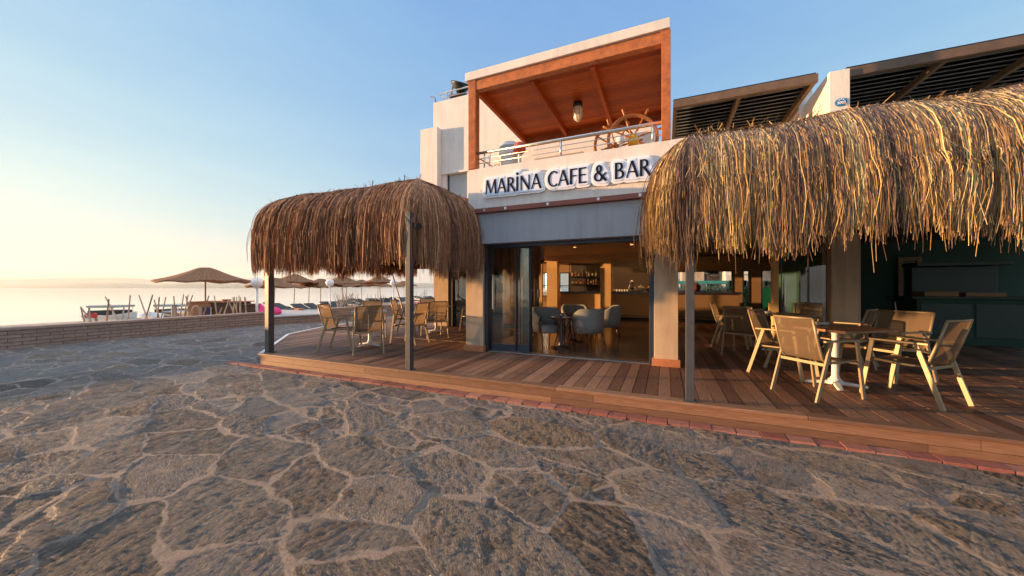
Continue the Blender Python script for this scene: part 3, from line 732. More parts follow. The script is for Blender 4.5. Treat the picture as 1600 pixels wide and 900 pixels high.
# humanist capitals: thick (T) and thin (t) strokes on a unit cap height
T_, t_ = .168, .095
def stroke(mb, p, q, wp, wq=None, y0=0, y1=1):
    wq = wp if wq is None else wq
    p, q = Vector(p), Vector(q); d = (q-p).normalized(); nrm = Vector((-d.y,d.x))
    a = [p-nrm*wp/2, q-nrm*wq/2, q+nrm*wq/2, p+nrm*wp/2]
    return [(v_.x,v_.y) for v_ in a]
def arc(cx_, cy_, rx, ry, a0, a1, wf, n=16):
    out, inn = [], []
    for i in range(n+1):
        a = a0+(a1-a0)*i/n; wd = wf(a); ca, sa = math.cos(a), math.sin(a)
        out.append((cx_+(rx)*ca, cy_+(ry)*sa)); inn.append((cx_+(rx-wd)*ca, cy_+(ry-wd*.8)*sa))
    return [[out[i],out[i+1],inn[i+1],inn[i]] for i in range(n)]
def vw(a): return t_+(T_-t_)*abs(math.cos(a))
G = {}
G['M'] = (1.02, [stroke(0,(.08,0),(.16,1),t_*.9) if 0 else stroke(None,(.09,0),(.17,1),t_), stroke(None,(.19,.98),(.51,.06),T_,T_*.8), stroke(None,(.51,.06),(.84,.98),t_*.8,t_), stroke(None,(.86,1),(.94,0),T_)])
G['A'] = (.84, [stroke(None,(.06,0),(.39,1),t_*.85,t_), stroke(None,(.41,1),(.76,0),T_*.9,T_), stroke(None,(.20,.34),(.62,.34),t_*.8)])
G['R'] = (.74, [stroke(None,(.14,0),(.14,1),T_)]+arc(.30,.74,.30,.26,-PI/2,PI/2,vw)+[stroke(None,(.14,.96),(.31,.96),t_*.8),stroke(None,(.14,.52),(.31,.52),t_*.8),stroke(None,(.34,.50),(.70,0),T_*.9,T_)])
G['I'] = (.32, [stroke(None,(.14,0),(.14,.98),T_)]+arc(.14,1.17,.095,.095,0,2*PI,lambda a:.094,14))
G['N'] = (.92, [stroke(None,(.13,0),(.13,1),t_), stroke(None,(.13,.98),(.77,.03),T_*.95,T_), stroke(None,(.77,0),(.77,1),t_)])
G['C'] = (.80, arc(.50,.5,.45,.52,PI*.28,PI*1.72,vw,24))
G['F'] = (.62, [stroke(None,(.14,0),(.14,1),T_),stroke(None,(.14,.955),(.58,.955),t_*.9,t_),stroke(None,(.14,.53),(.52,.53),t_*.85)])
G['E'] = (.66, [stroke(None,(.14,0),(.14,1),T_),stroke(None,(.14,.955),(.60,.955),t_*.9,t_),stroke(None,(.14,.53),(.54,.53),t_*.85),stroke(None,(.14,.045),(.61,.045),t_*.9,t_)])
G['B'] = (.76, [stroke(None,(.14,0),(.14,1),T_)]+arc(.32,.755,.27,.245,-PI/2,PI/2,vw)+arc(.34,.27,.34,.27,-PI/2,PI/2,vw)+[stroke(None,(.14,.96),(.33,.96),t_*.8),stroke(None,(.14,.52),(.35,.52),t_*.8),stroke(None,(.14,.04),(.35,.04),t_*.8)])
G['&'] = (.98, arc(.40,.77,.22,.24,0,2*PI,vw,20)+arc(.36,.28,.32,.30,PI*.42,PI*2.0,vw,20)+[stroke(None,(.27,.66),(.88,0),T_*.85,T_),stroke(None,(.64,.26),(.86,.50),t_*.9,t_)])
text = 'MARINA CAFE & BAR'; capw = .262
tot = sum(.42 if ch == ' ' else G[ch][0] for ch in text)
xs0, xs1 = -3.10, -.20; sx = (xs1-xs0)/tot; zb = 3.215; xx = xs0
for i, ch in enumerate(text):
    if ch == ' ': xx += .42*sx; continue
    adv, polys = G[ch]; mb = MB(); allp = []
    for k, pl in enumerate(polys):
        q = [(xx+x*sx, zb+y*capw) for x, y in pl]; allp += q
        yf = 5.918-.0004*(k % 7)-.0002*(k//7)
        n_ = len(q); mb.add([(a, yf, b_) for a, b_ in q]+[(a, 5.9245, b_) for a, b_ in q], [tuple(range(n_)), tuple(range(n_,2*n_))[::-1]]+[(j,n_+j,n_+(j+1)%n_,(j+1)%n_) for j in range(n_)])
    fixn(mb.build('letter', 'sign_black', sg))
    for nm, gr, yf, yb, mt in (('backing',.068,5.940-.001*(i%3),5.975,'sign_white'),('face_plate',.032,5.925+.0008*(i%3),5.939-.001*(i%3),'sign_blue')):
        pts = []
        for a, b_ in allp:
            for k in range(12): pts.append((round(a+gr*math.cos(k*PI/6),4), round(b_+gr*math.sin(k*PI/6),4)))
        hp = hull(pts); n_ = len(hp)
        mb = MB().add([(a, yf, b_) for a, b_ in hp]+[(a, yb, b_) for a, b_ in hp], [tuple(range(n_)), tuple(range(n_,2*n_))[::-1]]+[(j,n_+j,n_+(j+1)%n_,(j+1)%n_) for j in range(n_)])
        fixn(mb.build(nm, mt, sg))
    xx += adv*sx
# blue oval plaque on the pier
px_, _, pz_ = onY(1314,160,6.9)
t = thing('oval_plaque', 'small blue oval plaque with white 2002 on the pier above the thatch', 'plaque', (px_,6.88,pz_))
mb = MB(); q = [(px_+.075*math.cos(k*PI/16), pz_+.062*math.sin(k*PI/16)) for k in range(32)]
mb.add([(a,6.885,b_) for a,b_ in q]+[(a,6.899,b_) for a,b_ in q], [tuple(range(32)), tuple(range(32,64))[::-1]]+[(j,32+j,32+(j+1)%32,(j+1)%32) for j in range(32)])
fixn(mb.build('oval', 'blue_sign', t))
def textmesh(s, size, ext, name, mat, parent, loc, rot=(PI/2,0,0)):
    cu = bpy.data.curves.new(name, 'FONT'); cu.body = s; cu.size = size; cu.extrude = ext; cu.align_x = 'CENTER'; cu.align_y = 'CENTER'; cu.offset = size*.02
    ob = bpy.data.objects.new('tmp', cu); me = bpy.data.meshes.new_from_object(ob); bpy.data.objects.remove(ob); me.name = name
    me.materials.clear(); me.materials.append(M[mat])
    o = bpy.data.objects.new(name, me); C.objects.link(o); o.parent = parent; p = Vector(loc)-parent.location; o.location = p; o.rotation_euler = rot; return o
textmesh('2002', .052, .002, 'number', 'sign_white', t, (px_,6.882,pz_-.012))
mb = MB()
for a, b_ in ((-.025,.035),(0,.045),(.025,.035)): mb.box(px_+a-.008, px_+a+.008, 6.881, 6.886, pz_+b_-.008, pz_+b_+.008)
mb.build('emblem', 'sign_white', t)

# ================================================================== upper louvred pergolas
def louvre(label, x0, x1, zt, y0=6.95, y1=8.9):
    t = thing('louvred_pergola', label, 'pergola', ((x0+x1)/2,y0,3.1), 0, 'louvred pergolas on the upper terraces')
    mb = MB(); mb.piece(); mb.box(x0,x1,y0,y0+.08,zt-.13,zt); mb.build('front_beam', 'brown_beam', t, bevel=.005)
    mb = MB(); mb.piece(); mb.box(x0,x1,y1,y1+.08,zt-.14,zt); mb.build('rear_beam', 'brown_beam', t)
    n = max(2, int(round((x1-x0)/1.15)))
    for k in range(n+1):
        X = x0+.03+(x1-x0-.06)*k/n; mb = MB(); mb.piece(); mb.box(X-.03,X+.03,y0+.081,y1-.001,zt-.11,zt-.005); mb.build('rafter', 'brown_beam', t)
    mb = MB(); y = y0+.13
    while y < y1-.05:
        mb.piece(); mb.bar((x0,y,zt+.02),(x1,y,zt+.02),.12,.012,up=(0,-.5,1)); y += .15
    mb.build('slats', 'slat', t)
    MB().box(x0,x1,y0+.09,y1,zt+.045,zt+.06).build('roof_sheet', 'black', t)
    for X in (x0+.05, x1-.05): mb = MB(); mb.piece(); mb.box(X-.04,X+.04,y1-.09,y1-.002,3.1,zt-.141); mb.build('post', 'brown_beam', t)
louvre('dark louvred terrace pergola between the timber pergola and the white pier', .14, 2.19, 4.80)
louvre('dark louvred terrace pergola right of the white pier with the blue plaque', 2.56, 8.0, 4.79)

# ================================================================== thatched canopies
def smooth01(t): t = max(0,min(1,t)); return t*t*(3-2*t)
def canopy(label, x0, x1, y0, y1, zr, ze, zb, mat, posts, sides, dens, seed, rise=1.0, redge=.35, jag=.06, endlong=False, wmul=1.0):
    rg = random.Random(seed)
    t = thing('thatched_canopy', label, 'thatched canopy', ((x0+x1)/2, y0+.3, ZD))
    # path along edges with outward normals, rounded corners
    def sample(side, s):
        L = {'front':x1-x0,'right':y1-y0,'left':y1-y0}[side]; u = s*L; k = 0; rad = redge
        if side == 'front':
            p = Vector((x0+u, y0, 0)); nrm = Vector((0,-1,0))
            if 'left' in sides and u < rad: a = (1-u/rad)*PI/4; c_ = Vector((x0+rad,y0+rad,0)); nrm = Vector((-math.sin(a),-math.cos(a),0)); p = c_+nrm*rad
            elif ('right' in sides) and L-u < rad: a = (1-(L-u)/rad)*PI/4; c_ = Vector((x1-rad,y0+rad,0)); nrm = Vector((math.sin(a),-math.cos(a),0)); p = c_+nrm*rad
        elif side == 'right':
            p = Vector((x1, y0+u, 0)); nrm = Vector((1,0,0))
            if u < rad: a = (1-u/rad)*PI/4; c_ = Vector((x1-rad,y0+rad,0)); nrm = Vector((math.cos(a),-math.sin(a),0)); p = c_+nrm*rad
        else:
            p = Vector((x0, y0+u, 0)); nrm = Vector((-1,0,0))
            if u < rad: a = (1-u/rad)*PI/4; c_ = Vector((x0+rad,y0+rad,0)); nrm = Vector((-math.cos(a),-math.sin(a),0)); p = c_+nrm*rad
        return p, nrm, L
    def surf(i):   # height over inset
        q = max(0, min(i/rise, 1.0)); return ze+(zr-ze)*math.sqrt(max(0, 1-(1-q)**2))
    def sdf(x, y):
        dx = min((x-x0) if 'left' in sides else 9, (x1-x) if 'right' in sides else 9); dy = y-y0
        if dx < redge and dy < redge: return redge-math.hypot(redge-dx, redge-dy)
        return min(dx, dy)
    def zat(x, y): return surf(sdf(x, y))+.05*mnoise.noise(Vector((x*1.3, y*1.3, seed)))*min(1, max(0, sdf(x,y))*3)
    mb = MB()
    for side in sides:
        L = sample(side, .5)[2]; n = int(L*dens)
        for k in range(n):
            s = rg.random(); p, nrm, _ = sample(side, s); tan = Vector((-nrm.y, nrm.x, 0))
            lump = mnoise.noise(Vector((p.x*1.7, p.y*1.7, seed)))
            ins = rg.choice((rg.uniform(.12,.5), rg.uniform(.2,.9), rg.uniform(.5,1.3)))*rise
            lay = rg.random()                         # 0 inner, 1 outer
            ck = int((p.x*1.3+p.y)*7+rg.uniform(-.35,.35)); crg = random.Random(ck*31+seed); c_len, c_out, c_col = crg.gauss(0,.055), crg.uniform(0,.045), crg.gauss(0,.10)
            outw = .012+.06*lay+.03*lump+c_out
            if rg.random() < .006: outw += rg.uniform(.04,.14)
            zend = zb+.10*lump*1.4+c_len+rg.gauss(0,jag)+(1-lay)*.05
            if rg.random() < .02: zend -= rg.uniform(.05,.22)
            if endlong and p.x < x0+.38: zend -= .10
            if rg.random() < .35: zend = ze-rg.uniform(.15,.98)*(ze-zb)    # shorter ones: layered ends
            slant = rg.gauss(0,.075); wob = rg.gauss(0,.018); clump = .12*mnoise.noise(Vector((p.x*5+p.y*5, 3.3, seed)))
            pts = []
            nseg = 5 if ins > .3 else 3
            for j in range(nseg):
                i = ins*(1-j/nseg)**1.8; q_ = max(0,1-i/(.6*rise)); pp = p-nrm*(i-outw*.45*q_)+tan*(slant*(-i)*1.6)
                qq = p-nrm*i+tan*(slant*(-i)*1.6); pts.append(Vector((pp.x, pp.y, zat(qq.x, qq.y)+.03*lay*(1-q_)+rg.uniform(-.006,.012))))
            hang = ze-zend
            for j in range(5):
                f = j/4; pp = p+nrm*(outw*(.45+.55*math.sin(min(1,f*1.5)*PI*.5))+rg.uniform(-.004,.004)-.03*f)+tan*((slant*.7+clump)*hang*f*.6+wob*math.sin(f*4))
                pts.append(Vector((pp.x, pp.y, ze+.02*(1-f)-hang*f)))
            if rg.random() < .006: pts = [pts[0]+Vector((rg.uniform(-.1,.1),rg.uniform(-.1,.1),rg.uniform(.03,.10)))]+pts
            wd = rg.uniform(.002,.0048)*(1.6 if rg.random() < .07 else 1)*wmul; tw = rg.uniform(-.9,.9)
            c = max(0, min(1, rg.betavariate(1.6,1.9)+c_col+.20*mnoise.noise(Vector((p.x*3, p.y*3, 8.0)))))
            vs = []
            for j, q in enumerate(pts):
                wj = wd*(1-.55*j/(len(pts)-1)); a = tw+j*.12
                dv = tan*math.cos(a)*wj+nrm*math.sin(a)*wj; vs += [q-dv, q+dv]
            mb.add(vs, [(2*j,2*j+1,2*j+3,2*j+2) for j in range(len(pts)-1)], c)
    # loose straw on the top
    A = int((x1-x0)*(y1-y0)*dens*.16)
    for k in range(A):
        x = rg.uniform(x0+.3,x1-.1); y = rg.uniform(y0+.3,y1)
        a = rg.uniform(0,6.28) if rg.random() < .3 else rg.gauss(-PI/2,.5); l = rg.uniform(.2,.6); d = Vector((math.cos(a),math.sin(a),0)); sd = Vector((-d.y,d.x,0))*.004
        z = zat(x,y)+rg.uniform(0,.05); up = rg.uniform(-.02,.05)
        p = Vector((x,y,z)); q = p+d*l; q.z = zat(q.x,q.y)+up
        mb.add([p-sd,p+sd,q+sd*.4,q-sd*.4], [(0,1,2,3)], rg.random()*.9)
    mb.build('thatch', mat, t)
    # dense mat below the straw
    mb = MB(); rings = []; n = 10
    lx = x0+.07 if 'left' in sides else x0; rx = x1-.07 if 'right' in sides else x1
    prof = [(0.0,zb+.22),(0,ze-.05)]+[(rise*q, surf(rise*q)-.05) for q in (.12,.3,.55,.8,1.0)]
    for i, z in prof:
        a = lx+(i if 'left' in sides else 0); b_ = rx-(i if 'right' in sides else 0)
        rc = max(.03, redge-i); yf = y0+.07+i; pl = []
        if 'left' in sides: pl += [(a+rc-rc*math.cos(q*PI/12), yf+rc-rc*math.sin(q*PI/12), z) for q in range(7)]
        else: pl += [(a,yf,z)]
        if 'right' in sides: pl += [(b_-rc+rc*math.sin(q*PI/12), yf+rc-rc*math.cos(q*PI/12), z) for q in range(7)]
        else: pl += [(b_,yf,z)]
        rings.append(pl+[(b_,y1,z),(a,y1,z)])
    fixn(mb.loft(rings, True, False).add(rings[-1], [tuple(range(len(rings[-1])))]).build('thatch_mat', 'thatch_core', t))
    bx0, bx1 = x0+.16, x1-.16
    mb = MB().box(bx0,bx1,y0+.2,y0+.3,ze-.25,ze-.15)
    if 'left' in sides: mb.box(bx0,bx0+.1,y0+.3,y1,ze-.25,ze-.15)
    if 'right' in sides: mb.box(bx1-.1,bx1,y0+.3,y1,ze-.25,ze-.15)
    X = bx0+.9
    while X < bx1-.2: mb.box(X-.03,X+.03,y0+.3,y1,ze-.25,ze-.17); X += .9
    mb.build('roof_frame', 'post', t)
    for X, Y, ww, *zt_ in posts:
        MB().box(X-ww/2, X+ww/2, Y-ww/2, Y+ww/2, ZD+.013, zt_[0] if zt_ else ze-.15).box(X-ww*.8, X+ww*.8, Y-ww*.8, Y+ww*.8, ZD+.012, ZD+.02).build('post', 'post', t, bevel=.004)
    return t
canopy('reddish brown straw canopy on dark posts at the seaward corner of the deck', -7.52, -3.30, 4.34, 9.55, 3.32, 2.62, 1.86, 'thatch_brown',
       [(-6.97,4.42,.11),(-3.53,4.30,.088,2.60)], ('front','right','left'), 2500, 3, rise=.8, redge=.38, jag=.075, wmul=1.45)
canopy('golden straw canopy hanging over the right side of the deck', -.14, 4.5, 3.96, 5.95, 3.23, 2.52, 1.95, 'thatch_gold',
       [(.25,4.33,.085),(4.2,4.33,.085)], ('front','left'), 6000, 5, rise=.95, redge=.42, endlong=True)
canopy_end = None

# paper lanterns under the left canopy
for px, py, mt, lab in ((484,420,'yellow_lantern','small yellow lantern hanging under the edge of the left straw canopy'),(516,417,'orange_lantern','small orange lantern hanging under the edge of the left straw canopy')):
    x, y, z = onY(px,py,7.6); t = thing('lantern', lab, 'lantern', (x,y,z))
    MB().ball((x,y,z), .065, 14, .9).build('shade', mt, t, smooth=True); MB().tube([(x,y,z+.05),(x,y,2.35)], .005, 5).build('cord', 'black', t)
# small floodlight on post
x, y, z = onY(655,352,4.36)
t = thing('canopy_spotlight', 'small dark spotlight clamped near the top of the middle dark post', 'spotlight', (-3.56,4.36,z))
MB().box(-3.50,-3.44,4.3,4.4,z-.03,z+.03).build('bracket', 'black', t); MB().tube([(-3.44,4.33,z),(-3.34,4.27,z-.03)], [.03,.05], 12).build('lamp_head', 'black', t)
# leaning pole
a = onY(612.5,426,9.0); b_ = onY(632,492,7.9)
t = thing('leaning_pole', 'long thin slanting pole, dark above and yellow below, beside the canopy', 'pole', (b_[0],b_[1],ZD))
A_, B_ = Vector(a), Vector(b_); d = (B_-A_); 
MB().tube([A_-d*.3, A_+d*.42], .022, 8).build('upper_pole', 'black', t); MB().tube([A_+d*.421, A_+d*1.9], .022, 8).build('lower_pole', 'yellow_pole' if 'yellow_pole' in M else 'chair_metal', t)

# ================================================================== outdoor furniture
def make_chair(label, W=.56):
    t = thing('garden_armchair', label, 'chair', (0,0,0)); h = W/2
    for s in (-1,1):
        X = s*(h-.02)
        MB().bar((X,.30,0),(X,.20,.645),.022,.042,up=(0,1,0)).build('leg', 'chair_metal', t, bevel=.003, world=False)
        MB().bar((X,-.36,0),(X,-.16,.645),.022,.042,up=(0,1,0)).build('leg', 'chair_metal', t, bevel=.003, world=False)
        MB().bar((X,.225,.655),(X,-.26,.655),.042,.022).build('armrest', 'chair_metal', t, bevel=.004, world=False)
        MB().tube([(s*(h-.055),.26,.43),(s*(h-.055),0,.41),(s*(h-.055),-.18,.41),(s*(h-.055),-.24,.46),(s*(h-.055),-.31,.68),(s*(h-.055),-.37,.90)], .014, 8).build('side_rail', 'chair_metal', t, smooth=True, world=False)
    MB().bar((-h+.03,.24,.40),(h-.03,.24,.40),.022,.03).bar((-h+.03,-.235,.40),(h-.03,-.235,.40),.022,.03).build('seat_frame', 'chair_metal', t, world=False)
    a = h-.062
    def sheet(ps): 
        rings = []
        for y, z in ps: rings.append([(-a,y,z),(-a*.5,y-.004,z-.008),(0,y-.006,z-.012),(a*.5,y-.004,z-.008),(a,y,z)])
        return rings
    mb = MB().loft(sheet([(.27,.43),(.2,.437),(0,.418),(-.16,.417),(-.20,.425)]), False, False); mb.build('seat', 'sling', t, smooth=True, world=False)
    mb = MB(); rings = []
    for y, z in [(-.215,.435),(-.25,.48),(-.28,.57),(-.315,.69),(-.35,.82),(-.378,.905)]: rings.append([(-a,y,z),(-a*.5,y-.012,z),(0,y-.018,z),(a*.5,y-.012,z),(a,y,z)])
    mb.loft(rings, False, False).build('backrest', 'sling', t, smooth=True, world=False)
    MB().tube([(-h+.055,-.372,.905),(0,-.392,.905),(h-.055,-.372,.905)], .012, 8).build('top_rail', 'chair_metal', t, smooth=True, world=False)
    return t
def make_table(label, s=.72, top='table_wood', leaf=True):
    t = thing('cafe_table', label, 'table', (0,0,0)); h = s/2
    mb = MB(); n = 6
    for k in range(n): mb.piece(); mb.box(-h, h, -h+s*k/n+.0008, -h+s*(k+1)/n-.0008, .715, .745)
    mb.build('tabletop', top, t, world=False, bevel=.002)
    MB().lathe([(.001,.02),(.10,.03),(.06,.08),(.037,.13),(.035,.66),(.06,.69),(.16,.71),(.16,.714)], 20).build('column', 'white', t, smooth=True, world=False)
    mb = MB()
    for k in range(4):
        a = k*PI/2+PI/4; d = Vector((math.cos(a),math.sin(a),0)); mb.bar(d*.03+Vector((0,0,.05)), d*.30+Vector((0,0,.022)), .075, .04, taper=.75); 
    mb.build('foot', 'white', t, world=False, bevel=.008)
    return t
M['table_pale'] = rnd_mat('table_pale', [(0,(.50,.46,.40)),(1,(.60,.56,.5))], .35, 8, .15, .05, .002)
G1, G2, G3 = 'garden armchairs on the deck', 'cafe tables on the deck', None
ch = make_chair('tan sling armchair with its back to the camera at the nearest right table')
def setc(o, x, y, dx, dy): o.location = (x,y,ZD+.002); o.rotation_euler = (0,0,face(dx,dy)); o['group'] = G1; return o
setc(ch, 1.64, 5.22, .81, .58)
def nc(label, x, y, dx, dy): return setc(copy_tree(ch, label=label), x, y, dx, dy)
nc('tan sling armchair seen side-on at the right edge of the photo', 2.52, 5.42, -.66, .75)
nc('sling armchair between the nearest right table and the table behind it', 2.62, 7.4, -.75, .55)
nc('sling armchair left of the nearest right table, third from the dark right post', 1.57, 6.2, .82, -.57)
nc('dark-backed sling armchair at the rear right table, second from the dark post', 1.35, 7.75, .45, .9)
nc('sling armchair at the rear right table, nearest the bar counter', 1.32, 8.75, .95, -.3)
nc('sling armchair behind the rear right table, in front of the glass doors', 2.66, 9.2, -.45, -.9)
wide = make_chair('wide sunlit sling armchair on the far side of the nearest right table', .74); setc(wide, 2.80, 6.62, -.85, -.52)
nc('sling armchair at the left end of the seaward table, back towards the sea', -6.05, 5.28, .90, .42)
nc('sling armchair with its back to the camera at the seaward table', -5.27, 5.20, -.74, .67)
nc('empty sling armchair right of the seaward table, beside the middle dark post', -5.28, 6.42, -.95, -.05)
nc('sling armchair on the far side of the seaward table', -6.75, 6.85, .75, -.66)
nc('sling armchair with its back to the camera at the table near the far pillar', -5.38, 7.50, -.77, .63)
nc('sling armchair left of the table near the far pillar', -6.45, 7.75, .9, .4)
nc('sling armchair behind the table near the far pillar', -6.75, 9.05, .6, -.8)
nc('sunlit sling armchair in front of the rear glass doors', -5.15, 9.05, -.95, -.2)
tb = make_table('square wooden table on white pedestal, nearest at right', .80); tb.location = (1.98,5.75,ZD+.002); tb.rotation_euler = (0,0,R(35)); tb['group'] = G2
t4 = copy_tree(tb, (2.05,8.35,ZD+.002), R(28), 'square wooden table on white pedestal, rear right near the glass doors')
tp = make_table('pale topped table on white pedestal at the seaward end of the deck', .70, 'table_pale'); tp.location = (-5.82,5.80,ZD+.002); tp.rotation_euler = (0,0,R(42)); tp['group'] = G2
copy_tree(tp, (-5.92,8.35,ZD+.002), R(40), 'pale topped table on white pedestal near the far pillar')
# ashtrays
def ashtray(label, x, y, z):
    t = thing('glass_ashtray', label, 'ashtray', (x,y,z), 0, 'glass ashtrays on the tables')
    MB().lathe([(.001,0),(.055,0),(.07,.02),(.072,.045),(.064,.047),(.055,.02),(.001,.015)], 18, (x,y,z)).build('bowl', 'ashglass', t, smooth=True)
    MB().tube([(x-.03,y-.02,z+.05),(x+.05,y+.02,z+.052)], .006, 6).tube([(x,y-.04,z+.048),(x+.02,y+.05,z+.05)], .006, 6).build('rim_detail', 'chrome', t)
M['ashglass'] = simple('ash_glass', (.42,.42,.40), .1, var=.1, bs=0)
ashtray('glass ashtray on the nearest right table', 1.90, 5.90, ZD+.75)
ashtray('glass ashtray on the rear right table', 1.80, 8.2, ZD+.75)
ashtray('glass ashtray on the seaward pale table', -5.80, 5.78, ZD+.75)
x, y = 1.98, 8.62
t = thing('cardboard_menu', 'small brown upright menu box on the rear right table', 'menu', (x,y,ZD+.75)); MB().box(x-.06,x+.06,y-.03,y+.03,ZD+.75,ZD+.94).build('menu_box', 'inner_wall', t, bevel=.003)

# ================================================================== interior furniture
def make_tub(label):
    t = thing('tub_armchair', label, 'armchair', (0,0,0)); rings = []
    # curved shell, open towards +y
    n = 26
    for k in range(n+1):
        a = PI+ (-R(30)+ (PI+R(60))*k/n)             # from left front round the back to right front
        f = math.sin(PI*k/n); top = .62+.17*smooth01(f*1.3)
        ro, ri = .33, .25; kx, ky = math.cos(a), math.sin(a)
        flare = 1+.06*1
        rings.append([(ri*kx,ri*ky,.30),(ro*.93*kx,ro*.93*ky,.28),(ro*1.0*kx,ro*1.0*ky,.45),(ro*1.06*kx,ro*1.06*ky,top-.02),(ro*1.02*kx,ro*1.02*ky,top+.012),(ri*1.06*kx,ri*1.06*ky,top+.008),(ri*1.02*kx,ri*1.02*ky,top-.03)])
    fixn(MB().loft(rings, True, True).build('shell', 'grey_fab', t, smooth=True, world=False))
    mb = MB().lathe([(.001,.27),(.27,.27),(.285,.30),(.285,.40),(.27,.435),(.2,.45),(.001,.455)], 24, (0,.03,0)); mb.build('seat', 'grey_fab', t, smooth=True, world=False)
    for s in (-1,1):
        MB().tube([(s*.285,.20,.60),(s*.325,.20,.50),(s*.315,.215,.36),(s*.27,.23,.2),(s*.285,.27,0)], [.018,.022,.02,.016,.012], 8).build('leg', 'dark_wood', t, smooth=True, world=False)
        MB().tube([(s*.2,-.22,.29),(s*.215,-.25,.16),(s*.23,-.30,0)], [.018,.015,.011], 8).build('leg', 'dark_wood', t, smooth=True, world=False)
    return t
tub = make_tub('blue-grey tub armchair on the left of the group inside, facing the low table'); GT = 'tub armchairs inside the cafe'
def sett(o, x, y, dx, dy): o.location = (x,y,ZD+.007); o.rotation_euler = (0,0,face(dx,dy)); o['group'] = GT
sett(tub, -2.38, 7.50, .75, -.66)
for lab, x, y, dx, dy in (('blue-grey tub armchair in the middle of the group inside, half sunlit, back turned', -1.52, 7.65, -.75, .66),
        ('blue-grey tub armchair at the back of the group inside, against the bar', -2.12, 9.0, .3, -.95),
        ('blue-grey tub armchair on the right of the group inside, back to the bar', -1.33, 9.1, -.95, -.1)):
    sett(copy_tree(tub, label=lab), x, y, dx, dy)
def make_low(label):
    t = thing('round_table', label, 'table', (0,0,0))
    MB().lathe([(.001,.60),(.24,.60),(.25,.61),(.25,.625),(.24,.63),(.001,.63)], 26).build('tabletop', 'dark_wood', t, smooth=False, world=False)
    MB().lathe([(.20,0),(.21,.012),(.19,.03),(.06,.035),(.05,.06),(.05,.595)], 20).build('pedestal', 'dark_wood', t, smooth=True, world=False)
    mb = MB()
    for k in range(3):
        a = k*2*PI/3+.5; mb.tube([(.2*math.cos(a)*f_,.2*math.sin(a)*f_,z) for f_, z in ((1.0,.58),(.55,.42),(.5,.25),(.95,.03))], .012, 6)
    mb.build('struts', 'dark_wood', t, world=False); return t
lt = make_low('dark round low table in front of the left tub armchair'); lt.location = (-1.98,7.15,ZD+.007); lt['group'] = 'round tables inside the cafe'
copy_tree(lt, (-1.95,8.15,ZD+.007), 0, 'dark round low table between the tub armchairs, second from the door')
t = thing('drinking_glass', 'small clear glass on the front dark round table', 'glass', (-1.95,7.1,ZD+.637)); MB().lathe([(.001,0),(.03,0),(.035,.09),(.031,.09),(.027,.01),(.001,.008)], 14, (-1.95,7.1,ZD+.637)).build('cup', 'glass_clear', t, smooth=True)
MB().lathe([(.001,.009),(.0265,.009),(.030,.06),(.001,.06)], 14, (-1.95,7.1,ZD+.637)).build('drink', 'ashglass', t, smooth=True)
x, y = -2.1, 7.05
t = thing('saucer', 'small pale dish on the front dark round table', 'dish', (x,y,ZD+.637)); MB().lathe([(.001,0),(.03,0),(.06,.015),(.055,.017),(.001,.005)], 16, (x,y,ZD+.637)).build('dish', 'ceramic', t, smooth=True)

# bar counter
bar = thing('bar_counter', 'long tan bar counter with black top across the back of the cafe', 'bar counter', (-1,14.25,ZD))
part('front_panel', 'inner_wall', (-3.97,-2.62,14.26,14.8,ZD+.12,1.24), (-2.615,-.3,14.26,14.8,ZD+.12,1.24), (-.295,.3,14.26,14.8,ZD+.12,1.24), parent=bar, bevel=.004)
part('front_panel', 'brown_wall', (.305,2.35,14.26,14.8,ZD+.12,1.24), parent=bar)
part('kick_board', 'inner_dark', (-3.95,2.3,14.34,14.78,ZD+.007,ZD+.118), parent=bar)
part('countertop', 'bar_top', (-3.97,2.4,14.16,14.86,1.242,1.32), parent=bar)
MB().tube([(-1.6,14.12,ZD+.2),(2.3,14.12,ZD+.2)], .02, 8).build('foot_rail', 'chrome', bar)
# back shelf with bottles
sx0, sx1 = P(890,16.2), P(938,16.2)
sh = thing('bottle_shelf', 'black framed shelving full of bottles behind the bar', 'shelves', ((sx0+sx1)/2,16.2,1.3))
part('back_panel', 'inner_dark', (sx0,sx1,16.42,16.45,1.0,2.62), parent=sh)
for z in (1.62,1.98,2.58): part('shelf', 'black', (sx0,sx1,16.1,16.418,z-.03,z), parent=sh)
for X in (sx0,(sx0+sx1)/2,sx1-.03): part('upright', 'black', (X,X+.03,16.09,16.1,1.0,2.62), parent=sh)
rb = random.Random(11)
def bottle(x, y, z, h, mat, label, grp):
    t = thing('bottle', label, 'bottle', (x,y,z), 0, grp); r_ = .036
    MB().lathe([(.001,0),(r_,0),(r_,h*.6),(r_*.8,h*.68),(.013,h*.78),(.012,h),(.001,h)], 12, (x,y,z)).build('glass_body', mat, t, smooth=True)
    MB().lathe([(r_+.001,h*.18),(r_+.001,h*.48)], 12, (x,y,z)).build('paper_label', rb.choice(('ceramic','red','bottle_amber')), t, smooth=True)
cols = {'bottle_amber':'amber','bottle_green':'dark green','bottle_clear':'clear'}
for z, rowname in ((1.98,'upper'),(1.62,'lower')):
    X = sx0+.12
    while X < sx1-.1:
        mt = rb.choice(list(cols)); bottle(X, 16.2+rb.uniform(0,.1), z+.001, rb.uniform(.24,.33), mt, f'{cols[mt]} glass bottle on the {rowname} shelf behind the bar', 'bottles on the bar shelves'); X += rb.uniform(.10,.2)
for k in range(9):
    X = P(960+k*4.1,14.5); t = thing('coffee_cup', 'small white cup in the row on the black bar top', 'cup', (X,14.5,1.322), 0, 'row of cups on the bar')
    MB().lathe([(.001,0),(.028,0),(.04,.085),(.036,.085),(.025,.01)], 12, (X,14.5,1.322)).build('cup_body', 'ceramic', t, smooth=True)
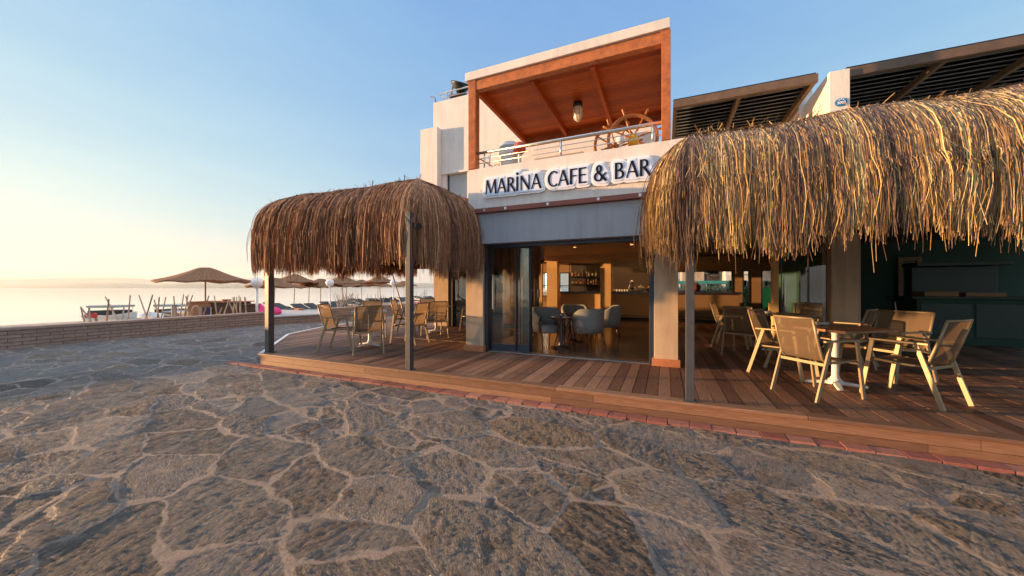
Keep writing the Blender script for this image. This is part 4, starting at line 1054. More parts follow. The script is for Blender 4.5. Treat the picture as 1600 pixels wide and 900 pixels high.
def teapot(px, s, mat, label):
    X = P(px,14.5); t = thing('teapot', label, 'teapot', (X,14.5,1.322))
    MB().lathe([(.001,0),(.07*s,0),(.11*s,.07*s),(.10*s,.14*s),(.05*s,.18*s),(.015*s,.19*s),(.02*s,.21*s),(.001,.225*s)], 18, (X,14.5,1.322)).build('pot_body', mat, t, smooth=True)
    MB().tube([(X-.09*s,14.5,1.39),(X-.16*s,14.5,1.45),(X-.19*s,14.5,1.50)], [.02,.014,.01], 8).build('spout', mat, t, smooth=True)
    MB().tube([(X+.09*s,14.5,1.36),(X+.16*s,14.5,1.39),(X+.15*s,14.5,1.46),(X+.08*s,14.5,1.47)], .010, 8).build('handle', mat, t, smooth=True)
teapot(1001, 1.2, 'ceramic', 'large pale teapot on the bar top near the right jamb')
teapot(1015, 1.1, 'copper', 'copper teapot on the bar top beside the pale one')
X = P(987,14.5); t = thing('samovar', 'tall polished metal samovar on the bar top', 'samovar', (X,14.5,1.322))
MB().lathe([(.001,0),(.09,0),(.05,.04),(.06,.08),(.11,.14),(.11,.24),(.06,.28),(.09,.30),(.07,.40),(.02,.43),(.001,.45)], 18, (X,14.5,1.322)).build('urn', 'chrome', t, smooth=True); MB().tube([(X,14.39,1.42),(X,14.32,1.41),(X,14.32,1.37)], .012, 8).build('tap', 'chrome', t)
X = P(1086,14.5); t = thing('flower_bowl', 'round dark bowl of dried flowers on the bar by the rear window', 'bowl', (X,14.5,1.322))
MB().lathe([(.001,0),(.10,0),(.19,.10),(.19,.20),(.12,.28),(.11,.28)], 20, (X,14.5,1.322)).build('bowl_body', 'bottle_amber', t, smooth=True)
mb = MB()
for k in range(120):
    a = random.uniform(0,6.28); q = Vector((X+random.uniform(0,.14)*math.cos(a),14.5+random.uniform(0,.14)*math.sin(a),1.6+random.uniform(0,.08))); u = Vector((random.uniform(-1,1),random.uniform(-1,1),random.uniform(-1,1))).normalized()*.02
    mb.piece(); mb.add([q-u,q+u,q+Vector((0,.01,.03))], [(0,1,2)])
mb.build('dried_flowers', 'thatch_gold', t)
X = P(1053,14.5); t = thing('bar_tap', 'chrome beer tap on the bar top beside the right pillar', 'tap', (X,14.5,1.322)); MB().tube([(X,14.5,1.322),(X,14.5,1.62),(X+.05,14.45,1.66),(X+.08,14.4,1.58)], .018, 10).build('spout', 'chrome', t, smooth=True); MB().lathe([(.001,0),(.06,0),(.06,.02),(.001,.02)], 14, (X,14.5,1.322)).build('base', 'chrome', t)
X, Y, Z = onY(843,407,13.4); t = thing('wall_speaker', 'round black speaker mounted high beside the left inner column', 'speaker', (X,Y,Z)); 
MB().ball((X,Y,Z), .20, 20, .95).build('cabinet', 'black', t, smooth=True); MB().tube([(X,Y-.17,Z),(X,Y-.21,Z)], [.15,.12], 18).build('grille', 'window_dark', t); MB().bar((X,Y,Z+.18),(X,Y,2.76),.03).build('bracket', 'black', t)
t = thing('service_door', 'dark door leaf in the left corner behind the folded glass leaves', 'door', (-5.3,13.2,ZD)); X = onY(833,450,13.2)[0]
MB().box(X-.12,X+.25,13.2,13.26,ZD+.01,2.3).build('door_leaf', 'black', t); MB().box(X+.19,X+.22,13.17,13.198,1.1,1.4).build('handle', 'steel', t)
MB().box(X-.24,X-.125,13.19,13.32,ZD+.01,2.4).box(X+.255,X+.37,13.19,13.32,ZD+.01,2.4).build('casing', 'inner_wall', t)
# stacked slender chairs, worktop in the dark green room
X = onY(1425,450,11.5)[0]
for k, (dx, lab) in enumerate(((0,'thin metal framed chair standing in the dark green room'),(.32,'second thin metal chair in the dark green room, nearer the cabinet'))):
    t = thing('metal_chair', lab, 'chair', (X+dx,11.4+.2*k,ZD), R(200+30*k)); mb = MB()
    for sx_ in (-.18,.18):
        mb.tube([(sx_,.2,0),(sx_,.18,.44),(sx_,-.2,.44),(sx_,-.27,.9)], .011, 6); mb.tube([(sx_,-.24,0),(sx_,-.2,.44)], .011, 6)
    mb.tube([(-.18,-.27,.9),(.18,-.27,.9)], .011, 6); mb.build('frame', 'steel', t, world=False)
    MB().box(-.17,.17,-.19,.19,.445,.465).build('seat', 'cushion', t, world=False); MB().box(-.17,.17,-.265,-.25,.68,.86).build('backrest', 'cushion', t, world=False)
X = onY(1428,450,11.0)[0]
t = thing('serving_cabinet', 'dark teal serving cabinet with trays in the green room at right', 'cabinet', (X+.6,11.2,ZD))
MB().box(X,X+1.8,10.9,11.7,ZD,1.22).build('carcass', 'cab_teal' if 'cab_teal' in M else 'green_wall', t, bevel=.01)
MB().box(X-.12,X+1.9,10.8,11.8,1.222,1.27).build('worktop', 'green_dark', t, bevel=.01)
MB().box(X+.2,X+1.6,11.5,11.8,1.28,1.95).box(X+.15,X+1.65,11.2,11.8,1.96,2.05).build('hood', 'green_dark', t, bevel=.01)
MB().box(X+.15,X+.7,10.95,11.4,1.272,1.38).box(X+.8,X+1.4,10.95,11.4,1.272,1.36).build('trays', 'brown_wall', t, bevel=.01)
MB().box(X+.06,X+.86,10.885,10.898,.4,1.12).box(X+.92,X+1.74,10.885,10.898,.4,1.12).build('cabinet_door', 'green_dark', t, bevel=.004)
# garments on a rail behind the right glass doors
gx, gy = P(1256,15.0), 15.0
t = thing('garment_rail', 'metal clothes rail behind the right glass doors', 'rail', (gx,gy,ZD)); MB().tube([(gx-.45,gy,ZD),(gx-.45,gy,1.95),(gx+.45,gy,1.95),(gx+.45,gy,ZD)], .014, 8).build('rail_frame', 'steel', t)
mb = MB(); rings = []
for z, a_ in ((1.90,.05),(1.86,.22),(1.75,.26),(1.5,.24),(1.2,.27),(1.05,.28)): rings.append([(gx+a_*math.cos(k*PI/8)*(1+.08*math.sin(k*5)), gy+.09*math.sin(k*PI/8), z) for k in range(16)])
t = thing('pink_dress', 'bright pink garment hanging on the rail behind the right glass doors', 'garment', (gx,gy,1.05)); fixn(mb.loft(rings, True, True).build('fabric', 'pink', t, smooth=True)); MB().tube([(gx,gy,1.9),(gx,gy,1.96)], .006, 6).build('hanger', 'steel', t)

# ================================================================== beach side
def umbrella(label):
    t = thing('straw_umbrella', label, 'beach umbrella', (0,0,0), 0, 'straw umbrellas on the beach')
    rg = random.Random(2); n = 40; prof = [(0.02,2.46),(.16,2.455),(.30,2.40),(.55,2.27),(.85,2.13),(1.15,2.01),(1.45,1.92),(1.52,1.885),(1.50,1.85),(1.44,1.86),(1.1,1.95),(.6,2.18),(.05,2.36)]
    mb = MB(); vs = []; fs = []
    for j, (r_, z) in enumerate(prof):
        for k in range(n):
            a = 2*PI*k/n; e = (1+.02*math.sin(8*a))*(1+rg.uniform(-.006,.006)); zz = z-.03*math.cos(8*a)*(r_/1.5)**2+.025*math.sin(2*a+1)*(r_/1.5)
            vs.append((r_*e*math.cos(a), r_*e*math.sin(a), zz))
    for j in range(len(prof)-1):
        for k in range(n): k2 = (k+1)%n; fs.append((j*n+k, j*n+k2, (j+1)*n+k2, (j+1)*n+k))
    mb.add(vs, fs); mb.build('canopy', 'straw', t, world=False, smooth=True)
    MB().tube([(0,0,-.3),(0,0,2.4)], .028, 8).build('pole', 'pole_wood', t, world=False)
    mb = MB()
    for k in range(8):
        a = k*PI/4; mb.bar((0,0,2.33),(1.45*math.cos(a),1.45*math.sin(a),1.86),.02)
    mb.build('ribs', 'pole_wood', t, world=False)
    mb = MB().tube([(1.505*math.cos(k*PI/20)*(1+.02*math.sin(8*k*PI/20)),1.505*math.sin(k*PI/20)*(1+.02*math.sin(8*k*PI/20)),1.865-.03*math.cos(8*k*PI/20)+.025*math.sin(2*k*PI/20+1)) for k in range(41)], .022, 6); mb.build('rim', 'straw', t, world=False, smooth=True)
    return t
m, nt, b = newmat('woven_straw')
tc = N(nt, 'ShaderNodeTexCoord'); gr = N(nt, 'ShaderNodeSeparateXYZ'); nt.links.new(tc.outputs['Object'], gr.inputs[0])
ang = mathn(nt, 'ARCTAN2', gr.outputs[1], gr.outputs[0]); rad_ = mathn(nt, 'SQRT', mathn(nt, 'ADD', mathn(nt,'MULTIPLY',gr.outputs[0],gr.outputs[0]), mathn(nt,'MULTIPLY',gr.outputs[1],gr.outputs[1])))
w1 = mathn(nt, 'SINE', mathn(nt, 'MULTIPLY', ang, 48.0)); w2 = mathn(nt, 'SINE', mathn(nt, 'MULTIPLY', rad_, 60.0))
hh = mathn(nt, 'ADD', mathn(nt, 'MULTIPLY', w1, .5), mathn(nt, 'MULTIPLY', w2, .5)); n_ = noise(nt, pos(nt), 14, 5, .7)
cc = mixc(nt, 1.0, ramp(nt, n_, [(.35,(.26,.125,.055)),(.65,(.52,.28,.14))]).outputs[0], ramp(nt, hh, [(0,(.7,)*3),(1,(1.15,)*3)]).outputs[0], 'MULTIPLY')
nt.links.new(cc, b.inputs['Base Color']); b.inputs['Roughness'].default_value = .9; bump(nt, b, hh, .6, .02)
tl = N(nt, 'ShaderNodeBsdfTranslucent'); tl.inputs[0].default_value = (.6,.28,.11,1); mx = N(nt, 'ShaderNodeMixShader'); mx.inputs[0].default_value = .25
nt.links.new(b.outputs[0], mx.inputs[1]); nt.links.new(tl.outputs[0], mx.inputs[2]); nt.links.new(mx.outputs[0], nt.nodes['Material Output'].inputs[0]); M['straw'] = m
M['pole_wood'] = simple('pole_wood', (.45,.34,.24), .8, var=.2, nscale=10, bs=.2)
um = umbrella('large straw umbrella standing alone behind the left brick wall')
x, y, _ = w(321, 14.6); um.location = (x,y,-.12); um.scale = (1.03,1.03,.985)
# (px, apex y, width px, label)
ulist = [(427.5,434,76,'straw umbrella just right of the left canopy post'),(459,428.4,66,'tall straw umbrella second right of the left canopy post, nearest of the row'),
    (482,437,58,'straw umbrella behind the nearest one of the row'),(500.5,435.4,62,'straw umbrella left of the middle white globe lamp'),
    (535,431.4,60,'straw umbrella right of the middle white globe lamp'),(542,437,52,'straw umbrella half hidden behind its neighbour right of the globe lamp'),
    (566,437,52,'low straw umbrella midway between the two right globe lamps'),(594.5,431.4,56,'straw umbrella left of the rightmost globe lamp'),
    (590,438,46,'straw umbrella behind the one left of the rightmost globe lamp'),(631.5,439,40,'small straw umbrella seen beside the middle dark post')]
for px, ya, wd, lab in ulist:
    d = 3.05*FPX/wd; zt = CAMH+(450-ya)/FPX*d; x, y, _ = w(px, d); s = 1.0
    o = copy_tree(um, (x,y,zt-2.46), None, lab, rot=(R(random.uniform(-2.5,2.5)),R(random.uniform(-2.5,2.5)),random.uniform(0,3)), scale=(1,1,1))
# globe lamps
def globe(label):
    t = thing('globe_lamp', label, 'street lamp', (0,0,0), 0, 'white globe lamps along the promenade')
    MB().tube([(0,0,-.2),(0,0,1.5)], .045, 12).build('pole', 'white', t, world=False, smooth=True)
    MB().lathe([(.05,1.45),(.07,1.47),(.07,1.5),(.04,1.52)], 14).build('collar', 'white', t, world=False, smooth=True)
    MB().ball((0,0,1.68), .2, 24).build('globe', 'white_ball', t, world=False, smooth=True); return t
gl = globe('white globe lamp beside the left canopy post, nearest of three')
for k, (px, d, lab) in enumerate(((401.5,14.0,None),(515.5,18.5,'white globe lamp in the middle of the beach umbrellas'),(614.5,23.4,'farthest white globe lamp, left of the middle dark post'))):
    x, y, _ = w(px, d); z = CAMH+8.2/FPX*d-1.68
    if k == 0: gl.location = (x,y,z)
    else: copy_tree(gl, (x,y,z), 0, lab)
# loungers
def lounger(label):
    t = thing('sun_lounger', label, 'sun lounger', (0,0,0), 0, 'sun loungers on the beach')
    MB().bar((-.32,-.9,.34),(-.32,.3,.34),.04,.05).bar((.32,-.9,.34),(.32,.3,.34),.04,.05).bar((-.32,.3,.34),(-.32,.95,.58),.04,.04).bar((.32,.3,.34),(.32,.95,.58),.04,.04).bar((-.32,-.9,.34),(.32,-.9,.34),.04,.05).build('frame', 'white', t, world=False)
    for sx_ in (-.3,.3):
        MB().bar((sx_,-.75,.33),(sx_,-.35,0),.035).bar((sx_,-.35,.33),(sx_,-.75,0),.035).build('leg', 'white', t, world=False)
        MB().bar((sx_,.2,.33),(sx_,.6,0),.035).bar((sx_,.6,.33),(sx_,.2,0),.035).build('leg', 'white', t, world=False)
    MB().box(-.3,.3,-.88,.3,.366,.43).build('seat_cushion', 'cushion', t, world=False, bevel=.015)
    rings = [[(-.3,.3+f*.66,.372+f*.25),(.3,.3+f*.66,.372+f*.25),(.3,.28+f*.66,.435+f*.25),(-.3,.28+f*.66,.435+f*.25)] for f in (0,1)]
    fixn(MB().loft(rings).build('back_cushion', 'cushion', t, world=False, bevel=.015)); return t
lg = lounger('dark cushioned white lounger nearest the pink bean bags')
x, y, _ = w(452, 18.2); lg.location = (x,y,.0); lg.rotation_euler = (0,0,R(100))
MB().box(0,0,0,0,0,0)
spots = [(480,18.8,88,'dark cushioned lounger behind the nearest chair back of the seaward table'),(502,19.5,95,'dark cushioned lounger left of the middle globe lamp'),(438,21,100,'dark cushioned lounger behind the nearest lounger'),(535,22,92,None)]
rr = random.Random(9)
for k in range(24):
    px = 520+k*7.3+rr.uniform(-3,3); d = 22+k*.75+rr.uniform(-2,2.5); spots.append((px, d, rr.uniform(75,115), None))
for px, d, a, lab in spots:
    x, y, _ = w(px, d); copy_tree(lg, (x,y,-.06), R(a), lab or 'dark cushioned white lounger in the crowded row along the beach')
# bean bags
def bean(label, px, d, s, col='pink', rz=0):
    x, y, _ = w(px, d); t = thing('bean_bag', label, 'bean bag', (x,y,0), rz, 'pink bean bags on the sand')
    rings = []
    for j in range(9):
        f = j/8; a = math.sin(PI*min(1,f*.94+.04))**.55; z = .42*s*f; rings.append([(a*.52*s*math.cos(k*PI/8)*(1+.06*math.sin(3*k+j))*(1-.25*f), a*.42*s*math.sin(k*PI/8)*(1-.35*f)+.12*f*s, z+.03*math.sin(k)) for k in range(16)])
    fixn(MB().loft(rings).build('bag', col, t, smooth=True, world=False)); return t
bean('bright pink bean bag directly left of the left canopy post', 396, 15.0, 1.0).location.z = .36
bean('bright pink bean bag directly right of the left canopy post', 421, 14.6, .95, rz=1.0).location.z = .30
for k, px in enumerate((641,649,657,664,585,592)):
    bean('small pink bean bag far along the beach beyond the deck tables', px, 26+k*1.2, .9, rz=k)
# beach counter
x, y, _ = w(333, 14.2)
t = thing('beach_counter', 'orange-brown wooden beach counter behind the left brick wall', 'counter', (x,y,0)); t.rotation_euler = (0,0,0)
def wbox(t, name, mat, px0, px1, d, y0, y1, depth, bevel=.01):
    a = Vector(w(px0,d)); b_ = Vector(w(px1,d)); dr = (b_-a).normalized(); nn = Vector((-dr.y,dr.x,0)); z1 = CAMH-(y0-450)/FPX*d; z0 = CAMH-(y1-450)/FPX*d
    q = [a,b_,b_+nn*depth,a+nn*depth]; mb = MB().prism([(p.x,p.y) for p in q], z0, z1); return mb.build(name, mat, t, bevel=bevel)
wbox(t, 'orange_panel', 'counter_orange', 293, 329, 14.0, 473, 497, .8); wbox(t, 'dark_panel', 'wicker_dark', 330, 369, 14.02, 473, 497, .8)
wbox(t, 'countertop', 'counter_orange', 291, 370, 13.9, 471.3, 472.8, 1.0)
t = thing('wicker_box', 'dark wicker box right of the orange beach counter', 'box', w(377,14.1)); wbox(t, 'box_body', 'wicker_dark', 370, 386, 14.1, 477, 500, .7); wbox(t, 'box_lid', 'wicker_dark', 369.5, 387, 14.05, 475.5, 476.8, .8)
x, y, _ = w(354, 14.2); z = CAMH-(471.3-450)/FPX*13.9
t = thing('wooden_bowl', 'shallow wooden bowl on top of the beach counter', 'bowl', (x,y,z)); MB().lathe([(.001,0),(.09,0),(.12,.03),(.18,.08),(.17,.08),(.1,.03),(.001,.02)], 18, (x,y,z)).build('bowl_body', 'counter_orange', t, smooth=True)
for px0, px1, lab in ((316,321,'navy towel hanging on the beach counter, left one'),(322.5,328,'navy towel hanging on the beach counter, right one')):
    t = thing('towel', lab, 'towel', w(px0,13.85), 0, 'navy towels on the beach counter'); wbox(t, 'cloth', 'navy', px0, px1, 13.85, 480, 497, .03)
t = thing('wood_arch', 'bent pale wooden hoop standing behind the left brick wall', 'hoop', w(305,12.4)); a = Vector(w(299,12.4)); b_ = Vector(w(313,12.4)); zt = CAMH-(478.5-450)/FPX*12.4
MB().tube([a.lerp(b_, .5-.5*math.cos(PI*k/12))+Vector((0,0,.15+(zt-.15)*math.sin(PI*k/12)**.6)) for k in range(13)], .035, 8).build('hoop_bar', 'stake', t, smooth=True)
# red discs
for k, (px, lab) in enumerate(((137,'round red disc on a short post at the far left, left one'),(147,'round red disc on a short post at the far left, right one'))):
    x, y, _ = w(px, 10.8); z = CAMH-(493-450)/FPX*10.8; t = thing('red_marker', lab, 'marker', (x,y,0), 0, 'red disc markers'); d = Vector((sA,-cA,0))*.02
    MB().tube([Vector((x,y,z))-d, Vector((x,y,z))+d], .085, 24).build('disc', 'red', t); MB().tube([(x-.06,y+.05,0),(x-.02,y+.04,z+.02)], .018, 8).tube([(x+.09,y+.05,0),(x+.04,y+.04,z+.02)], .018, 8).build('legs', 'stake', t)
# small moored boats beyond the wall
def boat(label, px, d, yaw, L=3.2, roof=True, mat='boat_grey', zo=-.35):
    x, y, _ = w(px, d); t = thing('small_boat', label, 'boat', (x,y,zo), yaw, 'small boats behind the left brick wall')
    rings = []
    for f in [-1,-.8,-.4,0,.4,.75,.93,1.0]:
        wd = .62*(1-max(0,f)**2.2*.97)*(1-.1*max(0,-f)); hgt = .50+.16*max(0,f)**2
        rings.append([(f*L/2,-wd,hgt),(f*L/2*.97,-wd*.75,.15),(f*L/2*.95,0,0),(f*L/2*.97,wd*.75,.15),(f*L/2,wd,hgt),(f*L/2,wd*.86,hgt-.02),(f*L/2*.95,0,.2),(f*L/2,-wd*.86,hgt-.02)])
    fixn(MB().loft(rings).build('hull', 'white', t, world=False))
    if roof:
        MB().box(-L*.4,L*.22,-.52,.52,.86,.97).build('canopy_roof', mat, t, world=False, bevel=.02)
        MB().box(-L*.38,L*.16,-.5,.5,.5,.72).build('cabin', 'black', t, world=False, bevel=.01)
        mb = MB()
        for a in (-L*.37,L*.18):
            for b2 in (-.48,.48): mb.tube([(a,b2,.45),(a,b2,.859)], .018, 6)
        for a in (-L*.37,L*.18):
            for b2 in (-.48,.48): MB().tube([(a,b2,.45),(a,b2,.859)], .018, 6).build('canopy_post', 'white', t, world=False)
    return t
boat('grey-roofed small boat at the far left behind the brick wall', 180, 17.5, YAW+R(4), 2.0)
boat('white rowing boat with red bow behind the brick wall', 247, 17.0, YAW+R(160), 1.6, False)
boat('long grey-roofed small boat left of the beach counter', 281, 18.5, YAW+R(-4), 2.3, mat='boat_grey')
x, y, _ = w(272, 14.5); t = thing('wooden_barrel', 'pale cylindrical bin behind the left brick wall', 'bin', (x,y,0)); z1 = CAMH-(477-450)/FPX*14.5
MB().lathe([(.001,0),(.085,0),(.085,z1),(.07,z1),(.001,z1-.02)], 16, (x,y,0)).build('bin_body', 'concrete', t, smooth=True); MB().lathe([(.09,z1-.03),(.09,z1+.005)], 16, (x,y,0)).build('band', 'black', t)
# stakes: (px_bottom, py_bottom, px_top, py_top, d)
st = []
Z6 = [(133,508,126,479),(140,500,139.5,479),(143,503,127,481),(167,500,170,467),(184,500,164.5,464),(191,500,194,479),(200,500,203.5,461.5),(229,495,217,461.5),(229,493,238.5,460.5),(248,495,241,468.5),(246,495,249,464),(252,497,259,464.5),(274,495,271.5,462.5),(281,497,287,460),(290,492,301,461),(288,494,294,460.5),(296,492,290.5,462.5),(318,492,326,462),(339,492,334.8,462),(342,492,346.5,480.5),(350,491,358,468),(366,490,356,468),(371,489,363.5,464.5),(375.5,489,373.2,461.5),(384,488,384,465),(330,492,330,480),(364,490,364,479),(313.5,494,313.5,481)]
for q in Z6: st.append((*q, 11.9))
rr = random.Random(21)
for k in range(26):
    px = rr.uniform(528,556); st.append((px, 482, px+rr.gauss(0,4), rr.uniform(455,468), 17.5))
for k in range(14):
    px = rr.uniform(575,600); st.append((px, 480, px+rr.gauss(0,5), rr.uniform(458,468), 21))
for k in range(10):
    px = rr.uniform(640,668); st.append((px, 472, px+rr.gauss(0,1), rr.uniform(452,460), 28))
for px in (365,369.5,376,384.5): st.append((px, 488, px+rr.uniform(-4,4), rr.uniform(463,468), 12.4))
for k, (pb, yb_, pt, yt, d) in enumerate(st):
    d = 14.85/(cA*(800-pb)/FPX+sA) if d < 14 else d; a = Vector(w(pb, d)); a.z = -.05; zt = CAMH-(yt-450)/FPX*d; zb_ = CAMH-(yb_-450)/FPX*d; T2 = Vector(w(pt, d+rr.uniform(-.2,.3))); T2.z = zt
    q0 = Vector(w(pb, d)); q0.z = zb_; dd = (T2-q0); base = q0-dd*((q0.z+.05)/max(.05, dd.z)); 
    if (base-q0).length > .9: base = q0+(base-q0).normalized()*.9
    r_ = .022 if d < 14 else .018
    mb = MB().tube([base, q0, T2], [r_, r_*.95, r_*.75], 7); o = mb.build('wooden_stake', 'stake')
    tag(o, 'thin weathered wooden stake leaning behind the left brick wall' if d < 14 else ('thin pale stake in the dense cluster above the terrace wall' if d < 25 else 'thin upright stake far along the beach'), 'stake', 'stakes behind the left wall' if d < 14 else 'stakes beyond the terrace wall')

# crate beside lounger
x, y, _ = w(468, 17.6); t = thing('terracotta_crate', 'square terracotta crate beside the loungers', 'crate', (x,y,0)); MB().box(x-.16,x+.16,y-.16,y+.16,-.05,.42).build('crate_body', 'counter_orange', t, bevel=.01); MB().box(x-.18,x+.18,y-.18,y+.18,.421,.45).build('crate_lid', 'counter_orange', t, bevel=.005)

# ================================================================== behind the building, seen through the rear windows
def leafy(name, label, cat, x0, x1, y0, y1, z0, z1, n, s=.05):
    t = thing(name, label, cat, ((x0+x1)/2,(y0+y1)/2,0)); mb = MB(); rg = random.Random(int(x0*10))
    for k in range(n):
        p = Vector((rg.uniform(x0,x1), y0 if rg.random() < .55 else rg.uniform(y0,y1), rg.uniform(z0,z1))); p.y += rg.uniform(-.06,.1)
        u = Vector((rg.uniform(-1,1),rg.uniform(-1,1),rg.uniform(-1,1))).normalized(); v_ = u.orthogonal().normalized()
        mb.piece(); mb.add([p-u*s,p+v_*s*.6,p+u*s,p-v_*s*.6], [(0,1,2,3)])
    mb.build('leaves', 'foliage', t); MB().box(x0+.1,x1-.1,y0+.12,y1-.1,z0,z1-.1).build('branches', 'bark', t); return t
leafy('hedge', 'clipped green hedge outside the rear windows of the bar', 'hedge', .2, 7.0, 20, 20.8, -.05, 1.55, 9000, .06)
M['render_white'] = simple('render_white', (.72,.70,.66), .9, var=.06, nscale=.5, bs=0)
M['stone_pale'] = simple('stone_pale', (.52,.42,.36), .9, var=.25, nscale=1.2, bs=.3)
def block(label, x0, x1, y, dep, h, mat, nx_, nz_, roof=True):
    t = thing('apartment_block', label, 'building', ((x0+x1)/2,y,0)); MB().box(x0,x1,y,y+dep,-.1,h).build('wall', mat, t)
    if roof: MB().box(x0-.4,x1+.4,y-.4,y+dep+.4,h,h+.35).build('roof', 'roof_tile' if roof == 2 else 'concrete', t)
    for j in range(nz_):
        z = 1.0+j*(h-.6)/nz_
        for i in range(nx_):
            X = x0+(i+.5)*(x1-x0)/nx_; f = MB().box(X-.6,X+.6,y-.06,y-.005,z,z+1.3).build('window', 'white', t); MB().box(X-.5,X+.5,y-.09,y-.062,z+.1,z+1.2).build('pane', 'window_dark', f)
        MB().box(x0+.3,x1-.3,y-.9,y-.1,z-.35,z-.22).build('balcony', mat, t)
for px0, px1, Y, h, mt, lab, rf in ((1066,1100,48,6.5,'stone_pale','pale stone house seen through the left rear window',2),(1104,1132,52,5.2,'stone_pale','low pinkish house behind the bar window',2),(1134,1172,46,7.5,'render_white','white apartment block seen through the narrow rear window',1),(1186,1232,50,9.0,'render_white','tall white apartment block seen through the rear doors',1),(1236,1292,44,8.0,'render_white','white hotel block seen through the right glass doors',1)):
    block(lab, onY(px0,450,Y)[0], onY(px1,450,Y)[0], Y, 7, h, mt, 4, 2 if h < 7 else 3, rf)
x, y = onY(1104,450,30)[0], 30
t = thing('teal_awning', 'long teal canvas awning beyond the hedge', 'awning', (x,y,0)); MB().box(x-2.0,x+1.4,y,y+1.2,1.75,2.0).build('canvas', 'teal', t, bevel=.08)
MB().tube([(x-1.8,y+.1,0),(x-1.8,y+.1,1.75)],.04,8).tube([(x+1.2,y+.1,0),(x+1.2,y+.1,1.75)],.04,8).build('posts', 'white', t)
x, y = onY(1198,450,19)[0], 19
t = thing('green_board', 'upright bright green board outside the rear door', 'board', (x,y,0)); MB().box(x-.5,x+.45,y,y+.05,.6,1.45).build('panel', 'green_board', t); MB().box(x-.45,x-.4,y+.051,y+.09,-.05,.9).box(x+.35,x+.4,y+.051,y+.09,-.05,.9).build('legs', 'steel', t)
# parked car beyond the right windows
x, y = onY(1274,450,27)[0], 27
t = thing('parked_car', 'grey-blue parked car seen through the right glass doors', 'car', (x,y,-.05)); rings = []
for X, zl, zh in ((-2.1,.45,.75),(-1.9,.3,.88),(-1.2,.25,.95),(-.9,.25,1.0),(.9,.25,1.0),(1.5,.25,.9),(2.0,.32,.78),(2.15,.45,.68)): rings.append([(x+X,y-.85,zl),(x+X,y+.85,zl),(x+X,y+.85,zh-.08),(x+X,y+.75,zh),(x+X,y-.75,zh),(x+X,y-.85,zh-.08)])
fixn(MB().loft(rings).build('body', 'car_paint', t, bevel=.03))
rings = [[(x+X*k_,y-.8*k_,z),(x+X*k_,y+.8*k_,z)] for X, z, k_ in ()]
mb = MB(); lo = [(x-1.5,y-.78,.97),(x+1.1,y-.78,.97),(x+1.1,y+.78,.97),(x-1.5,y+.78,.97)]; hi = [(x-1.0,y-.6,1.42),(x+.4,y-.6,1.42),(x+.4,y+.6,1.42),(x-1.0,y+.6,1.42)]
fixn(mb.loft([lo,hi]).build('cabin', 'car_glass', t, bevel=.03)); MB().box(x-.95,x+.35,y-.58,y+.58,1.421,1.45).build('roof', 'car_paint', t, bevel=.02)
for X in (-1.35,1.35):
    for Yw in (-.86,.86):
        wl = MB().tube([(x+X,y+Yw-.09,.27),(x+X,y+Yw+.09,.27)], .31, 20).build('wheel', 'black', t); MB().tube([(x+X,y+Yw-.1,.27),(x+X,y+Yw+.1,.27)], .18, 16).build('rim', 'steel', wl)
# moored yachts seen through the left rear windows
for k, (px, d) in enumerate(((851,60),(879,75),(886,66))):
    x, y, _ = w(px, d)
    t = thing('sailing_yacht', ('white yacht seen in the leftmost rear window','white yacht with tall mast left in the window beside the shelves','white yacht right in the window beside the shelves')[k], 'yacht', (x,y,-.4), R(20*k), 'yachts behind the cafe'); rings = []
    for f in [-1,-.6,0,.5,.85,1]:
        wd = 1.3*(1-max(0,f)**2*.97); rings.append([(f*4.5,-wd,1.2),(f*4.3,0,.0),(f*4.5,wd,1.2)])
    fixn(MB().loft(rings).build('hull', 'white', t, world=False)); MB().box(-1.6,1.4,-.7,.7,1.2,1.75).build('cabin', 'white', t, world=False, bevel=.1)
    MB().tube([(.3,0,1.2),(.3,0,11)], .07, 6).build('mast', 'steel', t, world=False); MB().tube([(.3,0,2.3),(-3.4,0,2.2)], .09, 6).build('boom', 'navy', t, world=False)

# unseen hedge-shaped sun blocker, added left of the frame to shade the pillar feet
leafy('hedge', 'added leafy sun blocker behind the left brick wall, out of view at far left', 'hedge', -16.0, -15.0, 2.0, 2.75, 0, 1.3, 2500, .06)

# ================================================================== haze
m = bpy.data.materials.new('haze'); m.use_nodes = True; nt = m.node_tree; nt.nodes.clear()
out = N(nt, 'ShaderNodeOutputMaterial'); pv = N(nt, 'ShaderNodeVolumePrincipled'); pv.inputs['Density'].default_value = .00016; pv.inputs['Color'].default_value = (.80,.93,1,1); pv.inputs['Anisotropy'].default_value = .3
nt.links.new(pv.outputs[0], out.inputs['Volume']); M['haze'] = m
HAZE = True
if HAZE:
    mb = MB().box(-5200,2400,-3000,6500,-4.5,185); struct(mb.build('haze', 'haze'), 'stuff')

# ================================================================== light, sky, camera
SUN_AZ = 16.0      # the sun stands seaward (-x), this many degrees to the front of the facade plane
SUN_EL = 4.2
sd = Vector((-math.cos(R(SUN_AZ))*math.cos(R(SUN_EL)), -math.sin(R(SUN_AZ))*math.cos(R(SUN_EL)), math.sin(R(SUN_EL))))
sun = bpy.data.lights.new('sun', 'SUN'); sun.energy = 4.5; sun.angle = R(.55); sun.color = (1.0,.56,.25)
so = bpy.data.objects.new('sun', sun); C.objects.link(so); so.rotation_euler = sd.to_track_quat('Z','Y').to_euler()
wd = bpy.data.worlds.new('World'); sc.world = wd; wd.use_nodes = True; nt = wd.node_tree
bg = nt.nodes['Background']; sk = N(nt, 'ShaderNodeTexSky', sky_type='NISHITA'); sk.sun_disc = False
sk.sun_elevation = R(SUN_EL); sk.sun_rotation = math.atan2(sd.x, sd.y); sk.altitude = 0; sk.air_density = 1.5; sk.dust_density = .3; sk.ozone_density = 1.0
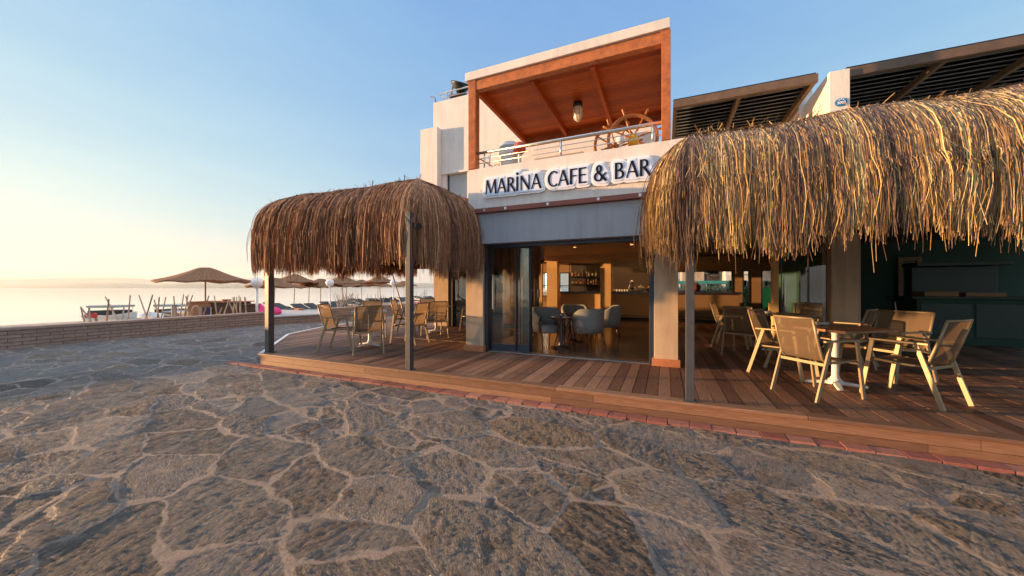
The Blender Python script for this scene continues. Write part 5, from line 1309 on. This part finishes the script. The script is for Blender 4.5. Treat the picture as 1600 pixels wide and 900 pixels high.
# evening sky of low contrast: soften the sky model's range channel by channel
EXPO, SKY = 1.7, .15
sp = N(nt, 'ShaderNodeSeparateColor'); cb = N(nt, 'ShaderNodeCombineColor'); nt.links.new(sk.outputs[0], sp.inputs[0])
for k, (p_, g_) in enumerate(((.68,1.0),(.50,1.18),(.15,1.03))):
    v = mathn(nt, 'POWER', mathn(nt, 'MULTIPLY', sp.outputs[k], .15), p_)
    v = mathn(nt, 'MINIMUM', mathn(nt, 'MULTIPLY', v, g_), (.95,.90,1.0)[k])
    nt.links.new(mathn(nt, 'MULTIPLY', v, 1/(SKY*2**EXPO)), cb.inputs[k])
# warm fill glow added to the sky overhead, above the view
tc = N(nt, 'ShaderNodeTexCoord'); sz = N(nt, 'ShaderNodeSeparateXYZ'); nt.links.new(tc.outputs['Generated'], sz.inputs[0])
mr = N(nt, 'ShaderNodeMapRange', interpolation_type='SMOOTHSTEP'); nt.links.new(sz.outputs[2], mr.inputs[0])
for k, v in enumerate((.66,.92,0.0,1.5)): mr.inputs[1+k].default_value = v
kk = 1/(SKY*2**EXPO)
mp = N(nt, 'ShaderNodeMapping'); mp.inputs['Scale'].default_value = (1,1,5); mp.inputs['Rotation'].default_value = (.25,.1,.4); nt.links.new(tc.outputs['Generated'], mp.inputs[0])
wisp = ramp(nt, noise(nt, mp.outputs[0], 2.2, 7, .62, .8), [(.42,(.985,.99,1)),(.68,(1.08,1.05,1.02))])
sk2 = mixc(nt, 1.0, cb.outputs[0], wisp.outputs[0], 'MULTIPLY'); nt.nodes[-1].clamp_result = False
zenith_fill = N(nt, 'ShaderNodeVectorMath', operation='SCALE'); zenith_fill.inputs[0].default_value = (1.0*kk,.88*kk,.74*kk); nt.links.new(mr.outputs[0], zenith_fill.inputs['Scale'])
vm = N(nt, 'ShaderNodeVectorMath', operation='ADD'); nt.links.new(sk2, vm.inputs[0]); nt.links.new(zenith_fill.outputs[0], vm.inputs[1])
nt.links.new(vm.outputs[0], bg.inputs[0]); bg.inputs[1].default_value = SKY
cam = bpy.data.cameras.new('camera'); cam.sensor_width = 36; cam.lens = FPX/1600*36; cam.clip_start = .05; cam.clip_end = 20000
co = bpy.data.objects.new('camera', cam); C.objects.link(co); co.location = (0,0,CAMH); co.rotation_euler = (R(90),0,YAW); sc.camera = co
sc.view_settings.view_transform = 'Standard'; sc.view_settings.look = 'None'; sc.view_settings.gamma = 1; sc.view_settings.exposure = EXPO
sc.render.engine = 'CYCLES'
sc.cycles.max_bounces = 8; sc.cycles.transparent_max_bounces = 16
sc.render.resolution_x = 1024; sc.render.resolution_y = 576
